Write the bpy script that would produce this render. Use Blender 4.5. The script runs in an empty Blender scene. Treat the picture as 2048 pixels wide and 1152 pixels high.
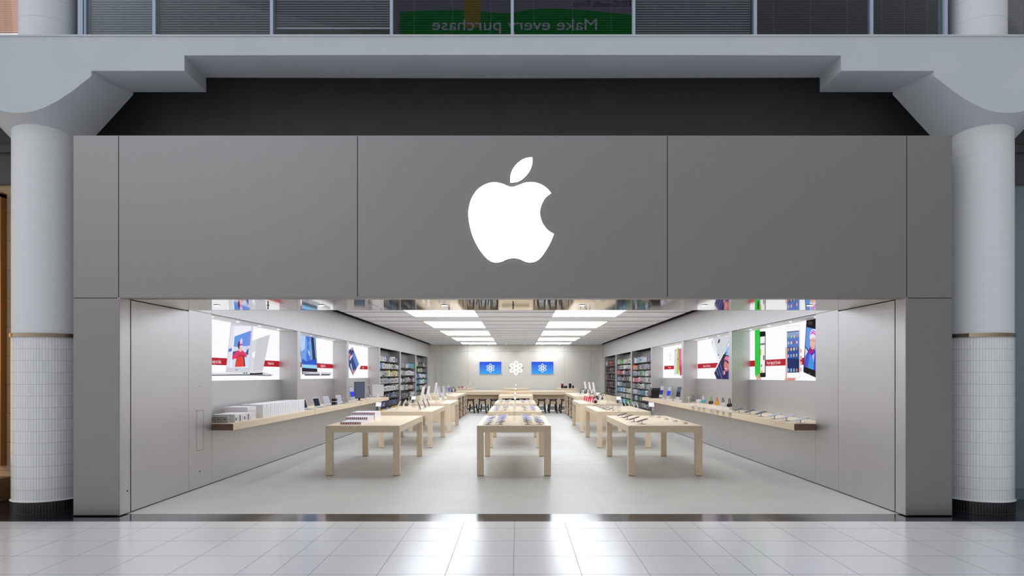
import bpy, math, random
from mathutils import Vector, Matrix

random.seed(7)
S = bpy.context.scene
COL = S.collection
PI = math.pi

# ------------------------------------------------------------------ camera, sky, lamps, exposure
F, CX, CH = 1365.0, 0.055, 1.82          # focal length in px of a 2048 px frame, camera x and height
VX, VY = 1034.0, 750.0                   # where the depth lines meet in the photograph
cam_d = bpy.data.cameras.new('camera')
cam = bpy.data.objects.new('camera', cam_d); COL.objects.link(cam)
cam.location = (CX, 0, CH); cam.rotation_euler = (PI/2, 0, 0)
cam_d.sensor_width = 36.0; cam_d.lens = F/2048*36.0
cam_d.shift_x = -(VX-1024)/2048; cam_d.shift_y = (VY-576)/2048
cam_d.clip_start = 0.05; cam_d.clip_end = 300
S.camera = cam

w = bpy.data.worlds.new('mall_daylight'); S.world = w; w.use_nodes = True
nt = w.node_tree; nt.nodes.clear()
out = nt.nodes.new('ShaderNodeOutputWorld'); bg = nt.nodes.new('ShaderNodeBackground')
tc = nt.nodes.new('ShaderNodeTexCoord'); sx = nt.nodes.new('ShaderNodeSeparateXYZ')
nt.links.new(tc.outputs['Generated'], sx.inputs[0])
rz = nt.nodes.new('ShaderNodeValToRGB'); rz.color_ramp.interpolation = 'EASE'
rz.color_ramp.elements[0].position = 0.0; rz.color_ramp.elements[0].color = (0.41, 0.395, 0.385, 1)
rz.color_ramp.elements[1].position = 0.9; rz.color_ramp.elements[1].color = (0.90, 0.96, 1.06, 1)
nt.links.new(sx.outputs['Z'], rz.inputs[0])
mx = nt.nodes.new('ShaderNodeMath'); mx.operation = 'MULTIPLY_ADD'
nt.links.new(sx.outputs['X'], mx.inputs[0]); mx.inputs[1].default_value = -0.56; mx.inputs[2].default_value = 1.0
nt.links.new(rz.outputs[0], bg.inputs['Color']); nt.links.new(mx.outputs[0], bg.inputs['Strength'])
nt.links.new(bg.outputs[0], out.inputs[0])

PANEL_L = 5.7      # radiance of the luminous ceiling panels in the shop
POSTER_L = 1.0     # radiance of the backlit posters

def area(name, loc, rot, size, power, color):
    l = bpy.data.lights.new(name, 'AREA'); l.shape = 'RECTANGLE'; l.size, l.size_y = size
    l.energy = power; l.color = color
    o = bpy.data.objects.new(name, l); COL.objects.link(o); o.location = loc; o.rotation_euler = rot
    return o
area('neighbour_shop_light', (-8.6, 8.6, 2.6), (math.radians(78), 0, math.radians(12)), (1.2, 2.2), 26, (1.0, 0.62, 0.32))

area('left_fill_light', (-8.5, 0.5, 8.5), Vector((4.5, 8.5, -5.5)).to_track_quat('-Z', 'Y').to_euler(), (9, 6), 55, (0.93, 0.97, 1.0))  # soft fill added out of view to brighten the left side

vs = S.view_settings
S.display_settings.display_device = 'sRGB'
vs.view_transform = 'Standard'; vs.look = 'None'; vs.exposure = 0.0; vs.gamma = 1.0; vs.use_curve_mapping = False

# ------------------------------------------------------------------ helpers
def lin(c):
    r = []
    for v in c[:3]:
        v = v/255.0
        r.append(v/12.92 if v <= .04045 else ((v+.055)/1.055)**2.4)
    return tuple(r)+(1.0,)

MATS = {}
def mat(name, rgb, rough=0.5, metal=0.0, emit=None, es=1.0, spec=0.5, linear=False):
    if name in MATS: return MATS[name]
    m = bpy.data.materials.new(name); m.use_nodes = True
    b = m.node_tree.nodes['Principled BSDF']
    b.inputs['Base Color'].default_value = (tuple(rgb)+(1,)) if linear else lin(rgb)
    b.inputs['Roughness'].default_value = rough; b.inputs['Metallic'].default_value = metal
    b.inputs['Specular IOR Level'].default_value = spec
    if emit is not None:
        b.inputs['Emission Color'].default_value = lin(emit); b.inputs['Emission Strength'].default_value = es
    MATS[name] = m
    return m
def glow(name, rgb, s=1.0):
    """something that gives off light: a screen, a backlit print"""
    return mat(name, (8, 8, 8), 0.7, 0, rgb, s, spec=.08)
def noise_mat(name, rgb, rgb2, scale, rough=0.5, metal=0.0, bump=0.0, stretch=(1, 1, 1), spec=0.5, detail=4, lo=.35, hi=.65):
    m = mat(name, rgb, rough, metal, spec=spec); t = m.node_tree; b = t.nodes['Principled BSDF']
    c = t.nodes.new('ShaderNodeTexCoord'); mp = t.nodes.new('ShaderNodeMapping'); mp.inputs['Scale'].default_value = stretch
    n = t.nodes.new('ShaderNodeTexNoise'); n.inputs['Scale'].default_value = scale; n.inputs['Detail'].default_value = detail
    r = t.nodes.new('ShaderNodeValToRGB')
    r.color_ramp.elements[0].position = lo; r.color_ramp.elements[0].color = lin(rgb)
    r.color_ramp.elements[1].position = hi; r.color_ramp.elements[1].color = lin(rgb2)
    t.links.new(c.outputs['Object'], mp.inputs[0]); t.links.new(mp.outputs[0], n.inputs['Vector'])
    t.links.new(n.outputs['Fac'], r.inputs[0]); t.links.new(r.outputs[0], b.inputs['Base Color'])
    if bump:
        bp = t.nodes.new('ShaderNodeBump'); bp.inputs['Strength'].default_value = bump; bp.inputs['Distance'].default_value = 0.01
        t.links.new(n.outputs['Fac'], bp.inputs['Height']); t.links.new(bp.outputs[0], b.inputs['Normal'])
    return m

class MB:
    def __init__(s): s.v = []; s.f = []; s.m = []
    def add(s, vs_, fs, mi=0):
        o = len(s.v); s.v += [tuple(p) for p in vs_]
        for f in fs: s.f.append(tuple(i+o for i in f)); s.m.append(mi)
        return s
    def box(s, x0, x1, y0, y1, z0, z1, mi=0):
        return s.add([(x0,y0,z0),(x1,y0,z0),(x1,y1,z0),(x0,y1,z0),(x0,y0,z1),(x1,y0,z1),(x1,y1,z1),(x0,y1,z1)],
                     [(0,3,2,1),(4,5,6,7),(0,1,5,4),(1,2,6,5),(2,3,7,6),(3,0,4,7)], mi)
    def obox(s, o, a, b, c, mi=0):
        o, a, b, c = map(Vector, (o, a, b, c))
        p = [o, o+a, o+a+b, o+b, o+c, o+a+c, o+a+b+c, o+b+c]
        fs = [(0,3,2,1),(4,5,6,7),(0,1,5,4),(1,2,6,5),(2,3,7,6),(3,0,4,7)]
        if a.cross(b).dot(c) < 0: fs = [tuple(reversed(f)) for f in fs]
        return s.add(p, fs, mi)
    def poly(s, pts, mi=0): return s.add(pts, [tuple(range(len(pts)))], mi)
    def prism(s, pts, ext, mi=0):
        """closed outline pts extruded by vector ext"""
        n = len(pts); e = Vector(ext); q = [Vector(p) for p in pts]; q2 = [p+e for p in q]
        nrm = Vector((0,0,0))
        for i in range(n): nrm += q[i].cross(q[(i+1) % n])
        flip = nrm.dot(e) > 0
        fs = [tuple(range(n)), tuple(range(2*n-1, n-1, -1))]+[(i, i+n, (i+1) % n+n, (i+1) % n) for i in range(n)]
        if flip: fs = [tuple(reversed(f)) for f in fs]
        return s.add(q+q2, fs, mi)
    def cyl(s, c, r, h, seg=24, axis='z', mi=0, r2=None, caps=True):
        r2 = r if r2 is None else r2; c = Vector(c); P = []
        for k, (rr, hh) in enumerate(((r, 0), (r2, h))):
            for i in range(seg):
                a = 2*PI*i/seg; u, v = rr*math.cos(a), rr*math.sin(a)
                P.append(c+(Vector((u, v, hh)) if axis == 'z' else Vector((hh, u, v)) if axis == 'x' else Vector((v, hh, u))))
        fs = [(i, (i+1) % seg, seg+(i+1) % seg, seg+i) for i in range(seg)]
        if caps: fs += [tuple(range(seg-1, -1, -1)), tuple(range(seg, 2*seg))]
        return s.add(P, fs, mi)
    def lathe(s, c, prof, seg=32, mi=0):
        c = Vector(c); P = []; n = len(prof)
        for r, z in prof:
            for i in range(seg):
                a = 2*PI*i/seg; P.append(c+Vector((r*math.cos(a), r*math.sin(a), z)))
        fs = [(k*seg+i, k*seg+(i+1) % seg, (k+1)*seg+(i+1) % seg, (k+1)*seg+i) for k in range(n-1) for i in range(seg)]
        return s.add(P, fs, mi)
    def tube(s, pts, r, seg=8, mi=0, closed=False):
        pts = [Vector(p) for p in pts]; n = len(pts); P = []
        up = None
        for k, p in enumerate(pts):
            a = pts[(k-1) % n] if (closed or k > 0) else p; b = pts[(k+1) % n] if (closed or k < n-1) else p
            d = (b-a).normalized()
            if up is None: up = Vector((0,0,1)) if abs(d.z) < .9 else Vector((0,1,0))
            x = d.cross(up).normalized(); up = x.cross(d).normalized()
            for i in range(seg):
                t = 2*PI*i/seg; P.append(p+x*r*math.cos(t)+up*r*math.sin(t))
        m = n if closed else n-1
        fs = [(k*seg+i, ((k+1) % n)*seg+i, ((k+1) % n)*seg+(i+1) % seg, k*seg+(i+1) % seg) for k in range(m) for i in range(seg)]
        if not closed: fs += [tuple(range(seg)), tuple(range(n*seg-1, (n-1)*seg-1, -1))]
        return s.add(P, fs, mi)
    def mesh(s, name, mats):
        me = bpy.data.meshes.new(name); me.from_pydata(s.v, [], s.f)
        for m in mats: me.materials.append(m)
        if len(mats) > 1:
            for p, i in zip(me.polygons, s.m): p.material_index = i
        me.update(); return me
    def build(s, name, mats, parent=None, bevel=0, smooth=False, loc=None):
        if not isinstance(mats, (list, tuple)): mats = [mats]
        me = s.mesh(name, mats)
        if smooth:
            for p in me.polygons: p.use_smooth = True
        o = bpy.data.objects.new(name, me); COL.objects.link(o)
        if parent: o.parent = parent
        if loc: o.location = loc
        if bevel:
            b = o.modifiers.new('bevel', 'BEVEL'); b.width = bevel; b.segments = 2; b.limit_method = 'ANGLE'
            o.modifiers.new('wn', 'WEIGHTED_NORMAL')
        if smooth:
            try: me.set_sharp_from_angle(angle=math.radians(40))
            except Exception: pass
        return o

def tag(o, label=None, cat=None, group=None, kind=None):
    if label: o['label'] = label
    if cat: o['category'] = cat
    if group: o['group'] = group
    if kind: o['kind'] = kind
    return o
def empty(name, loc=(0,0,0), rz=0.0):
    o = bpy.data.objects.new(name, None); COL.objects.link(o); o.location = loc; o.rotation_euler = (0,0,rz)
    o.empty_display_size = .05
    return o
def thing(name, label, cat, loc=(0,0,0), rz=0.0, group=None):
    return tag(empty(name, loc, rz), label, cat, group)
def copy_tree(o, parent=None):
    c = o.copy(); COL.objects.link(c)
    if parent: c.parent = parent
    for ch in list(o.children): copy_tree(ch, c)
    return c
PROTO = {}
def inst(key, maker, loc, rz, label, cat, group=None):
    """first call builds the thing, later calls copy it and every part of it"""
    if key in PROTO: o = copy_tree(PROTO[key])
    else: o = maker(); PROTO[key] = o
    o.location = loc; o.rotation_euler = (0,0,rz)
    for k in ('group',):
        if k in o: del o[k]
    tag(o, label, cat, group)
    return o
def struct(o): o['kind'] = 'structure'; return o
def text(name, body, size, m, parent, loc, rot, align='CENTER', ext=0.0, sx=1.0):
    c = bpy.data.curves.new(name, 'FONT'); c.body = body; c.size = size; c.align_x = align; c.align_y = 'CENTER'; c.extrude = ext
    c.materials.append(m)
    tmp = bpy.data.objects.new('tmp', c); COL.objects.link(tmp)
    me = bpy.data.meshes.new_from_object(tmp.evaluated_get(bpy.context.evaluated_depsgraph_get())); me.name = name
    bpy.data.objects.remove(tmp); bpy.data.curves.remove(c)
    o = bpy.data.objects.new(name, me); COL.objects.link(o); o.location = loc; o.rotation_euler = rot; o.scale = (sx, 1, 1)
    if parent: o.parent = parent
    return o
ORD = ['first','second','third','fourth','fifth','sixth','seventh','eighth','ninth','tenth','eleventh','twelfth','thirteenth',
       'fourteenth','fifteenth','sixteenth','seventeenth','eighteenth','nineteenth','twentieth']
def P(x, y, Y):                      # a pixel of the photograph at depth Y
    return CX+(x-VX)/F*Y, CH+(VY-y)/F*Y

# ------------------------------------------------------------------ materials
def brushed(name, rgb, rgb2, rough, vertical=True):
    m = noise_mat(name, rgb, rgb2, 3.0, rough, 1.0, stretch=(9, 9, .35) if vertical else (.35, 9, 9), lo=.2, hi=.8)
    return m
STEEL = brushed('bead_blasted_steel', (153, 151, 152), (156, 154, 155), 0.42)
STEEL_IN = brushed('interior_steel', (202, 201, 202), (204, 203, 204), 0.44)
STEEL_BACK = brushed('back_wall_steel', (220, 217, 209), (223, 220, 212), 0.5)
MIRROR = mat('polished_steel_soffit', (205, 203, 198), 0.045, 1.0)
BLACK = mat('black_gap', (3, 3, 3), 0.9)
PLASTER = noise_mat('painted_concrete', (199, 204, 209), (205, 209, 214), 1.6, 0.62, bump=.02)
PLASTERC = noise_mat('painted_column', (226, 228, 230), (229, 231, 233), 2.0, 0.6, bump=.004, stretch=(1, 1, 14))
DARKWALL = noise_mat('dark_bulkhead', (72, 72, 73), (75, 75, 76), 2.0, 0.5)
WOOD = noise_mat('maple', (231, 209, 178), (237, 217, 189), 3.0, 0.38, stretch=(14, .7, 14), detail=6)
WOODX = noise_mat('maple_front', (229, 206, 175), (235, 214, 186), 3.0, 0.4, stretch=(14, 14, .8), detail=6)
WHITE = mat('white_plastic', (236, 236, 236), 0.35)
CARD = mat('white_card', (250, 250, 251), 0.6)
CEIL = noise_mat('ceiling_panel', (234, 238, 246), (236, 240, 248), 1.0, 0.7)
ALU = mat('aluminium', (200, 202, 205), 0.35, 0.85)
BLK = mat('black_plastic', (14, 14, 15), 0.3)
STOOL = noise_mat('black_painted_wood', (10, 10, 11), (16, 16, 17), 6, 0.4)
GLASSDK = mat('dark_screen_glass', (20, 24, 34), 0.08)
def clear_mat(name, tint, rough=0.0, boost=1.0):
    m = bpy.data.materials.new(name); m.use_nodes = True; t = m.node_tree; t.nodes.clear()
    o = t.nodes.new('ShaderNodeOutputMaterial'); mi = t.nodes.new('ShaderNodeMixShader')
    tr = t.nodes.new('ShaderNodeBsdfTransparent'); gl = t.nodes.new('ShaderNodeBsdfGlossy'); fr = t.nodes.new('ShaderNodeFresnel')
    ml = t.nodes.new('ShaderNodeMath'); ml.operation = 'MULTIPLY'; ml.inputs[1].default_value = boost; ml.use_clamp = True
    tr.inputs[0].default_value = tint+(1,); gl.inputs['Roughness'].default_value = rough; fr.inputs[0].default_value = 1.5
    t.links.new(fr.outputs[0], ml.inputs[0]); t.links.new(ml.outputs[0], mi.inputs[0])
    t.links.new(tr.outputs[0], mi.inputs[1]); t.links.new(gl.outputs[0], mi.inputs[2]); t.links.new(mi.outputs[0], o.inputs[0])
    return m
WINGLASS = clear_mat('window_glass', (.90, .92, .95), 0.0, .55)
ACRYL = clear_mat('clear_acrylic', (.93, .95, .96), 0.02, 1.0)

# ------------------------------------------------------------------ large structure: floors
XW = 5.055                 # inner face of the shop's side walls
YF = 8.78                  # front face of the portal
YB = 39.9                  # back wall
def floor_mat(name, a, b, rough, scale, spec):
    m = noise_mat(name, a, b, scale, rough, spec=spec, detail=8)
    return m
MALLF = floor_mat('terrazzo_tile', (212, 211, 211), (218, 217, 217), 0.2, 60, 0.8)
SHOPF = floor_mat('grey_stone_tile', (183, 183, 179), (189, 189, 184), 0.40, 1.3, 0.4)
GRAN = floor_mat('polished_black_granite', (18, 18, 22), (30, 30, 36), 0.13, 40, 0.5)
GROUT = mat('grout', (112, 112, 114), 0.8)
GROUT2 = mat('pale_grout', (188, 188, 184), 0.6)
fl = struct(MB().box(-16, 16, -9, 8.48, -.1, 0).build('floor', MALLF))
g = MB()
xs = [0.023]
for k in range(3): xs.append(0.023-.6215*(k+1))
a = xs[-1]; xs += [a-.335, a-.67]; a -= .67
while a > -12: a -= .6215; xs.append(a)
b = 0.023+.6215*3; xs += [0.023+.6215*(k+1) for k in range(3)]+[b+.335, b+.67]; b += .67
while b < 12: b += .6215; xs.append(b)
for x in xs: g.box(x-.0022, x+.0022, -9, 8.48, -.001, .0004)
y = 8.105
while y > -8: g.box(-16, 16, y-.0022, y+.0022, -.001, .0004); y -= .622
g.build('grout_line', GROUT, fl)
st = MB().box(-16, 16, 8.48, 8.94, -.1, 0).box(-16, -5.6, 8.94, 14, -.1, 0).box(5.6, 16, 8.94, 14, -.1, 0)
struct(st.build('floor.001', GRAN))
fs = struct(MB().box(-5.6, 5.6, 8.94, YB+.2, -.1, 0).build('floor.002', SHOPF))
g = MB()
k = 0; x = -.39-.79*6
while x < 5: g.box(x-.0018, x+.0018, 8.95, 10.67, -.001, .0004); g.box(x+.395-.0018, x+.395+.0018, 10.67, 12.25, -.001, .0004); x += .79
yy = 10.67
while yy < 39: g.box(-5, 5, yy-.0016, yy+.0016, -.001, .0004); yy += 1.58
y0 = 12.25
while y0 < 39:
    x = -.39-.79*6+(.395 if k % 2 else 0)
    while x < 5: g.box(x-.0016, x+.0016, y0, y0+1.58, -.001, .0004); x += .79
    y0 += 1.58; k += 1
g.build('grout_line', GROUT2, fs)

# ------------------------------------------------------------------ portal (shop front)
ZT, ZO, ZCE = 4.90, 2.81, 3.59
G = .004
wf = struct(empty('wall_front', (0, YF, 0)))
def loc_panel(x0, x1, z0, z1, y0=0, y1=.05, m=STEEL):
    MB().box(x0+G, x1-G, y0, y1, z0+G, z1-G).build('cladding_panel', m, wf, bevel=.002)
xp = [-5.65, (236.5-VX)/F*YF+CX, (715-VX)/F*YF+CX, (1335-VX)/F*YF+CX, (1814-VX)/F*YF+CX, 5.65]
xp[1] = -5.07; xp[4] = 5.07
for i in range(5):
    loc_panel(xp[i], xp[i+1], ZO, ZT)
loc_panel(-5.65, -XW, .012, ZO); loc_panel(XW, 5.65, .012, ZO)
# backing, returns and side faces
bk = MB()
bk.box(-5.645, -XW-.02, .045, 1.8, 0.0, ZT-.01); bk.box(XW+.02, 5.645, .045, 1.8, 0.0, ZT-.01)
bk.box(-XW-.02, XW+.02, .045, 1.8, ZO+.02, ZT-.01)
bk.build('portal_core', BLACK, wf)
for s in (-1, 1):                     # outer side cladding, inner jamb strip
    x0, x1 = sorted((s*5.645, s*5.652)); MB().box(x0, x1, 0, 1.8, .012, ZT).build('cladding_panel', STEEL, wf)
    x0, x1 = sorted((s*XW, s*(XW+.03))); MB().box(x0, x1, .004, .235, .012, ZO+.004).build('jamb_strip', STEEL_IN, wf)
MB().box(-XW, XW, .004, .19, ZO, ZO+.02).build('soffit_lip', STEEL, wf)
MB().box(-5.65, 5.65, 0, 1.8, ZT-.006, ZT).build('top_capping', STEEL, wf)
# polished soffit, downlights and sprinklers
so = struct(empty('ceiling', (0, 0, 0)))
SY0, SY1 = 9.0, 10.46
cuts = [-XW, -3.35+.0, xp[2]+.02, xp[3]-.02, XW]
for i in range(len(cuts)-1):
    MB().box(cuts[i]+.003, cuts[i+1]-.003, SY0, SY1, ZO+.004, ZO+.03).build('soffit_panel', MIRROR, so)
MB().box(-XW, XW, SY1-.02, SY1+.012, ZO+.004, 4.0).build('soffit_back', CEIL, so)
LAMP = glow('lamp_face', (255, 246, 236), 9.0)
def lamp_light(loc, power, spot=110, col_=(1, .96, .9)):
    l = bpy.data.lights.new('downlight_beam', 'SPOT'); l.energy = power; l.spot_size = math.radians(spot); l.spot_blend = .8; l.shadow_soft_size = .06; l.color = col_
    o = bpy.data.objects.new('downlight_beam', l); COL.objects.link(o); o.location = loc
for x in (-4.22, -2.73, -.98, .98, 2.73, 4.22): lamp_light((x, 9.72, ZO-.02), 40)
RIM = mat('lamp_rim', (210, 210, 210), .3, .6)
def mk_down():
    t = empty('downlight')
    MB().lathe((0, 0, 0), [(.036, 0), (.044, -.003), (.044, .0), (.036, .004)], 24).build('trim_ring', RIM, t)
    MB().cyl((0, 0, -.003), .038, .006, 24).build('lamp', LAMP, t)
    return t
dn = ['far left','second from left','centre left','centre right','second from right','far right']
for i, x in enumerate((-4.22, -2.73, -.98, .98, 2.73, 4.22)):
    inst('down', mk_down, (x, 9.72, ZO), 0, 'round downlight in the polished soffit over the entrance, %s of six' % dn[i], 'downlight', 'entrance downlights')
def mk_spr():
    t = empty('fire_sprinkler')
    MB().cyl((0, 0, -.006), .018, .006, 16).build('escutcheon', mat('sprinkler_dark', (120, 110, 105), .3, .8), t)
    MB().cyl((0, 0, -.05), .008, .046, 8).cyl((0, 0, -.055), .013, .004, 12).build('sprinkler_head', mat('sprinkler_bronze', (70, 40, 35), .4, .6), t)
    return t
for x, nm in ((-3.49, 'left'), (0, 'centre'), (3.49, 'right')):
    inst('spr', mk_spr, (x, 9.72, ZO+.004), 0, 'small dark fire sprinkler hanging from the polished soffit, %s one' % nm, 'sprinkler', 'entrance sprinklers')

# ------------------------------------------------------------------ shop shell
NICHE = [(11.43, 15.87), (16.12, 20.48), (20.73, 25.3)]
BAYS = [(25.5, 29.75), (30.02, 34.35), (34.65, 38.95)]
ZN = 2.84
for s, side in ((-1, 'left'), (1, 'right')):
    W = struct(empty('wall_'+side, (0, 0, 0)))
    def pan(x0, x1, y0, y1, z0, z1, name='wall_panel', m=STEEL_IN, g_=.003):
        a, b = sorted((s*x0, s*x1))
        return MB().box(a, b, y0+g_, y1-g_, z0+(g_ if z0 > .1 else 0), z1-g_).build(name, m, W)
    # dark core behind the joints
    c = MB()
    def core(x0, x1, y0, y1, z0, z1):
        a, b = sorted((s*x0, s*x1)); c.box(a, b, y0, y1, z0, z1)
    core(XW+.02, 5.6, 9.02, 11.43, 0, 4.2); core(5.5, 5.8, 11.4, YB+.2, 0, 4.2)
    core(XW+.02, 5.5, 11.4, YB, 2.86, 4.2); core(XW+.02, 5.5, 11.4, 25.4, 0, .98)
    c.build('wall_core', BLACK, W)
    pan(XW, XW+.05, 9.035, 10.62, .014, ZO)
    pan(XW, XW+.05, 10.62, 11.43, .014, ZN)
    pan(XW, XW+.05, 10.5, 11.43, ZN, 3.95)
    up = [11.43, 16.0, 20.6, 25.4, 29.9, 34.5, YB]
    for a_, b_ in zip(up, up[1:]): pan(XW, XW+.05, a_, b_, ZN, ZCE+.004)
    lo = [11.43, 16.0, 20.6, 25.4]
    for a_, b_ in zip(lo, lo[1:]): pan(XW, XW+.05, a_, b_, .014, .985)
    for (a_, b_) in NICHE:
        pan(5.42, 5.47, a_, b_, .985, 1.71)                 # lower back panel, stands a little proud of the poster
        pan(XW+.002, 5.5, a_, b_, ZN, ZN+.02, 'niche_soffit', mat('niche_soffit_paint', (232, 232, 232), .5))
        for yy in (a_, b_):                                 # the returns
            y0, y1 = (yy-.006, yy) if yy == a_ else (yy, yy+.006)
            pan(XW+.01, 5.48, y0, y1, .985, ZN, 'niche_return', g_=0)
    # pilasters between niches and bays
    pil = [(NICHE[0][1], NICHE[1][0]), (NICHE[1][1], NICHE[2][0]), (NICHE[2][1], BAYS[0][0])]
    for a_, b_ in pil: pan(XW, 5.47, a_+.006, b_-.006, .985, ZN, 'pilaster', g_=0)
    for a_, b_ in ((BAYS[0][1], BAYS[1][0]), (BAYS[1][1], BAYS[2][0]), (BAYS[2][1], YB)):
        pan(XW, 5.48, a_, b_, .014, ZN, 'pilaster', g_=0)
    # plinth shadow gap
    a, b = sorted((s*(XW+.012), s*(XW+.05))); MB().box(a, b, 9.0, 25.4, 0, .016).build('plinth', BLACK, W)
    if side == 'left':
        # service hatch outline, keyholes
        h = MB(); X = -XW+.0006
        for (ya, yb, za, zb) in ((10.88, 10.888, .61, 1.25), (11.12, 11.128, .61, 1.25), (10.88, 11.128, .606, .612), (10.88, 11.128, 1.246, 1.252)):
            h.box(X-.002, X, ya, yb, za, zb)
        h.build('access_hatch', mat('hatch_line', (70, 66, 64), .6), W)
        text('hatch_lettering', 'EMERGENCY  SHUTTER', .022, mat('etched_white', (225, 225, 225), .5), W, (-XW+.002, 11.09, 1.1), (PI/2, PI/2, PI/2), sx=1.0)
        kk = MB()
        for (yy, zz, r) in ((11.0, 1.635, .009), (11.0, .265, .016), (8.95, .30, .014)):
            kk.cyl((-XW-.001, yy, zz), r, .003, 16, 'x')
        kk.build('keyhole', mat('keyhole_dark', (60, 55, 52), .4, .5), W)
wb = struct(empty('wall_back', (0, YB, 0)))
MB().box(-5.6, 5.6, .03, .2, 0, 4.2).build('wall_core', BLACK, wb)
xb = [-5.06, -4.35, -2.83, 2.83, 4.35, 5.06]
zb_ = [0.0, 1.05, 3.19, 4.0]
for i in range(len(xb)-1):
    for j in range(3):
        MB().box(xb[i]+.003, xb[i+1]-.003, 0, .03, zb_[j]+.003, zb_[j+1]-.003).build('wall_panel', STEEL_BACK, wb)
MB().box(-4.72, -4.68, -.05, 0, 1.2, 2.0).build('door_pull', ALU, wb)
ro = MB().box(-5.6, 5.6, 8.84, YB+.2, 4.15, 4.25).build('plenum', BLACK, so)
# ceiling strips and luminous panels
LX0, LX1 = 1.12, 3.04
DIFF = glow('light_diffuser', (243, 248, 255), PANEL_L)
FRAME = mat('light_frame', (225, 225, 225), .5)
strips = []; yy = 20.85
while yy > 10.5: yy -= 1.62
while yy < YB: strips.append((max(yy, 10.5), min(yy+1.62, YB-.03))); yy += 1.62
lit = lambda c: any(a <= c <= b for a, b in ((12.75, 15.99), (17.61, 20.85), (22.47, 25.71), (27.33, 30.57), (32.19, 35.43), (37.05, 40.2)))
def mk_panel(L):
    def f():
        t = empty('ceiling_light')
        wd = LX1-LX0
        MB().box(-wd/2, wd/2, 0, L, 0, .012).build('diffuser', DIFF, t)
        fr = MB().box(-wd/2-.008, -wd/2, 0, L, -.003, .03).box(wd/2, wd/2+.008, 0, L, -.003, .03)
        fr.box(-wd/2-.008, wd/2+.008, -.006, 0, -.003, .03).box(-wd/2-.008, wd/2+.008, L, L+.006, -.003, .03).build('frame', FRAME, t)
        return t
    return f
n = 0
rowi = 0
for (a_, b_) in strips:
    m_ = MB(); y0, y1 = a_+.08, b_-.08
    MB().box(-4.85, 4.85, y1-.001, y1+.161, ZCE+.006, ZCE+.012).build('slot_shade_strip', BLACK, so)  # black strip over the gap puts in the dark of the open slot
    if lit((a_+b_)/2):
        for s in (-1, 1):
            L = y1-y0-.012
            if y1 > 39.5: L -= .5
            inst('panel%.2f' % L, mk_panel(L), (s*(LX0+LX1)/2, y0+.006, ZCE), 0,
                 'white luminous ceiling panel, %s row, %s from the entrance' % ('left' if s < 0 else 'right', ORD[rowi]), 'ceiling light', 'luminous ceiling panels')
        m_.box(-4.85, -LX1-.01, y0, y1, ZCE, ZCE+.04); m_.box(-LX0+.01, LX0-.01, y0, y1, ZCE, ZCE+.04); m_.box(LX1+.01, 4.85, y0, y1, ZCE, ZCE+.04)
        if y1 > 39.5: m_.box(-LX1-.01, -LX0+.01, y1-.5, y1, ZCE, ZCE+.04).box(LX0-.01, LX1+.01, y1-.5, y1, ZCE, ZCE+.04)
        rowi += 1
    else:
        m_.box(-4.85, 4.85, y0, y1, ZCE, ZCE+.04)
    m_.build('ceiling_panel', CEIL, so)
SPOTL = glow('small_spot_face', (255, 250, 240), 6)
def mk_spot():
    t = empty('spotlight')
    MB().cyl((0, 0, -.02), .04, .02, 16).build('housing', WHITE, t)
    MB().cyl((0, 0, -.023), .034, .004, 16).build('lamp', SPOTL, t)
    return t
for i, x in enumerate((-2.55, -1.55, -.56, .49, 1.5, 2.5)):
    lamp_light((x, 39.2, ZCE-.06), 26, 140, (1, .98, .95))
    inst('spot', mk_spot, (x, 39.2, ZCE), 0, 'small round ceiling spotlight above the back wall, %s from left' % ORD[i], 'spotlight', 'spotlights by the back wall')
# niche downlights
def mk_nl():
    t = empty('recessed_spotlight')
    MB().cyl((0, 0, -.002), .03, .004, 16).build('lamp', glow('niche_lamp', (255, 255, 255), 7), t)
    MB().lathe((0, 0, 0), [(.03, -.001), (.038, -.004), (.038, .001), (.03, .003)], 16).build('trim_ring', WHITE, t)
    return t
for s, side in ((-1, 'left'), (1, 'right')):
    for ni, (a_, b_) in enumerate(NICHE):
        for k in range(4):
            lamp_light((s*5.3, a_+(b_-a_)*(k+.5)/4, ZN-.03), 15, 120, (1, 1, 1))
            inst('nl', mk_nl, (s*5.3, a_+(b_-a_)*(k+.5)/4, ZN-.001), 0,
                 'tiny spotlight %s along the %s poster niche of the %s wall' % (ORD[k], ['near', 'middle', 'far'][ni], side), 'spotlight', 'poster niche spotlights')

# ------------------------------------------------------------------ outside: bulkhead, neighbours, beam, columns, upper windows
struct(MB().box(-16, 16, 9.95, 10.05, 4.6, 6.15).build('wall_bulkhead', DARKWALL))
struct(MB().box(-16, 16, 9.3, 10.1, 6.15, 6.168).build('ceiling.001', DARKWALL))
struct(MB().box(-16, -6.5, 9.9, 9.98, 5.05, 5.16).box(6.5, 16, 9.9, 9.98, 5.05, 5.16).build('trim_1', mat('grey_lintel', (70, 74, 76), .5)))
def block_mat(name, c1, c2, mort, bw, rh):
    m = mat(name, c1, .7); t = m.node_tree; b = t.nodes['Principled BSDF']
    c = t.nodes.new('ShaderNodeTexCoord'); mp = t.nodes.new('ShaderNodeMapping'); mp.inputs['Rotation'].default_value = (PI/2, 0, 0)
    br = t.nodes.new('ShaderNodeTexBrick'); br.offset = 0.0
    for i, v in ((1, c1), (2, c2), (3, mort)): br.inputs[i].default_value = lin(v)
    br.inputs['Scale'].default_value = 1; br.inputs['Mortar Size'].default_value = .004; br.inputs['Brick Width'].default_value = bw; br.inputs['Row Height'].default_value = rh
    t.links.new(c.outputs['Object'], mp.inputs[0]); t.links.new(mp.outputs[0], br.inputs['Vector']); t.links.new(br.outputs[0], b.inputs['Base Color'])
    return m
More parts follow.
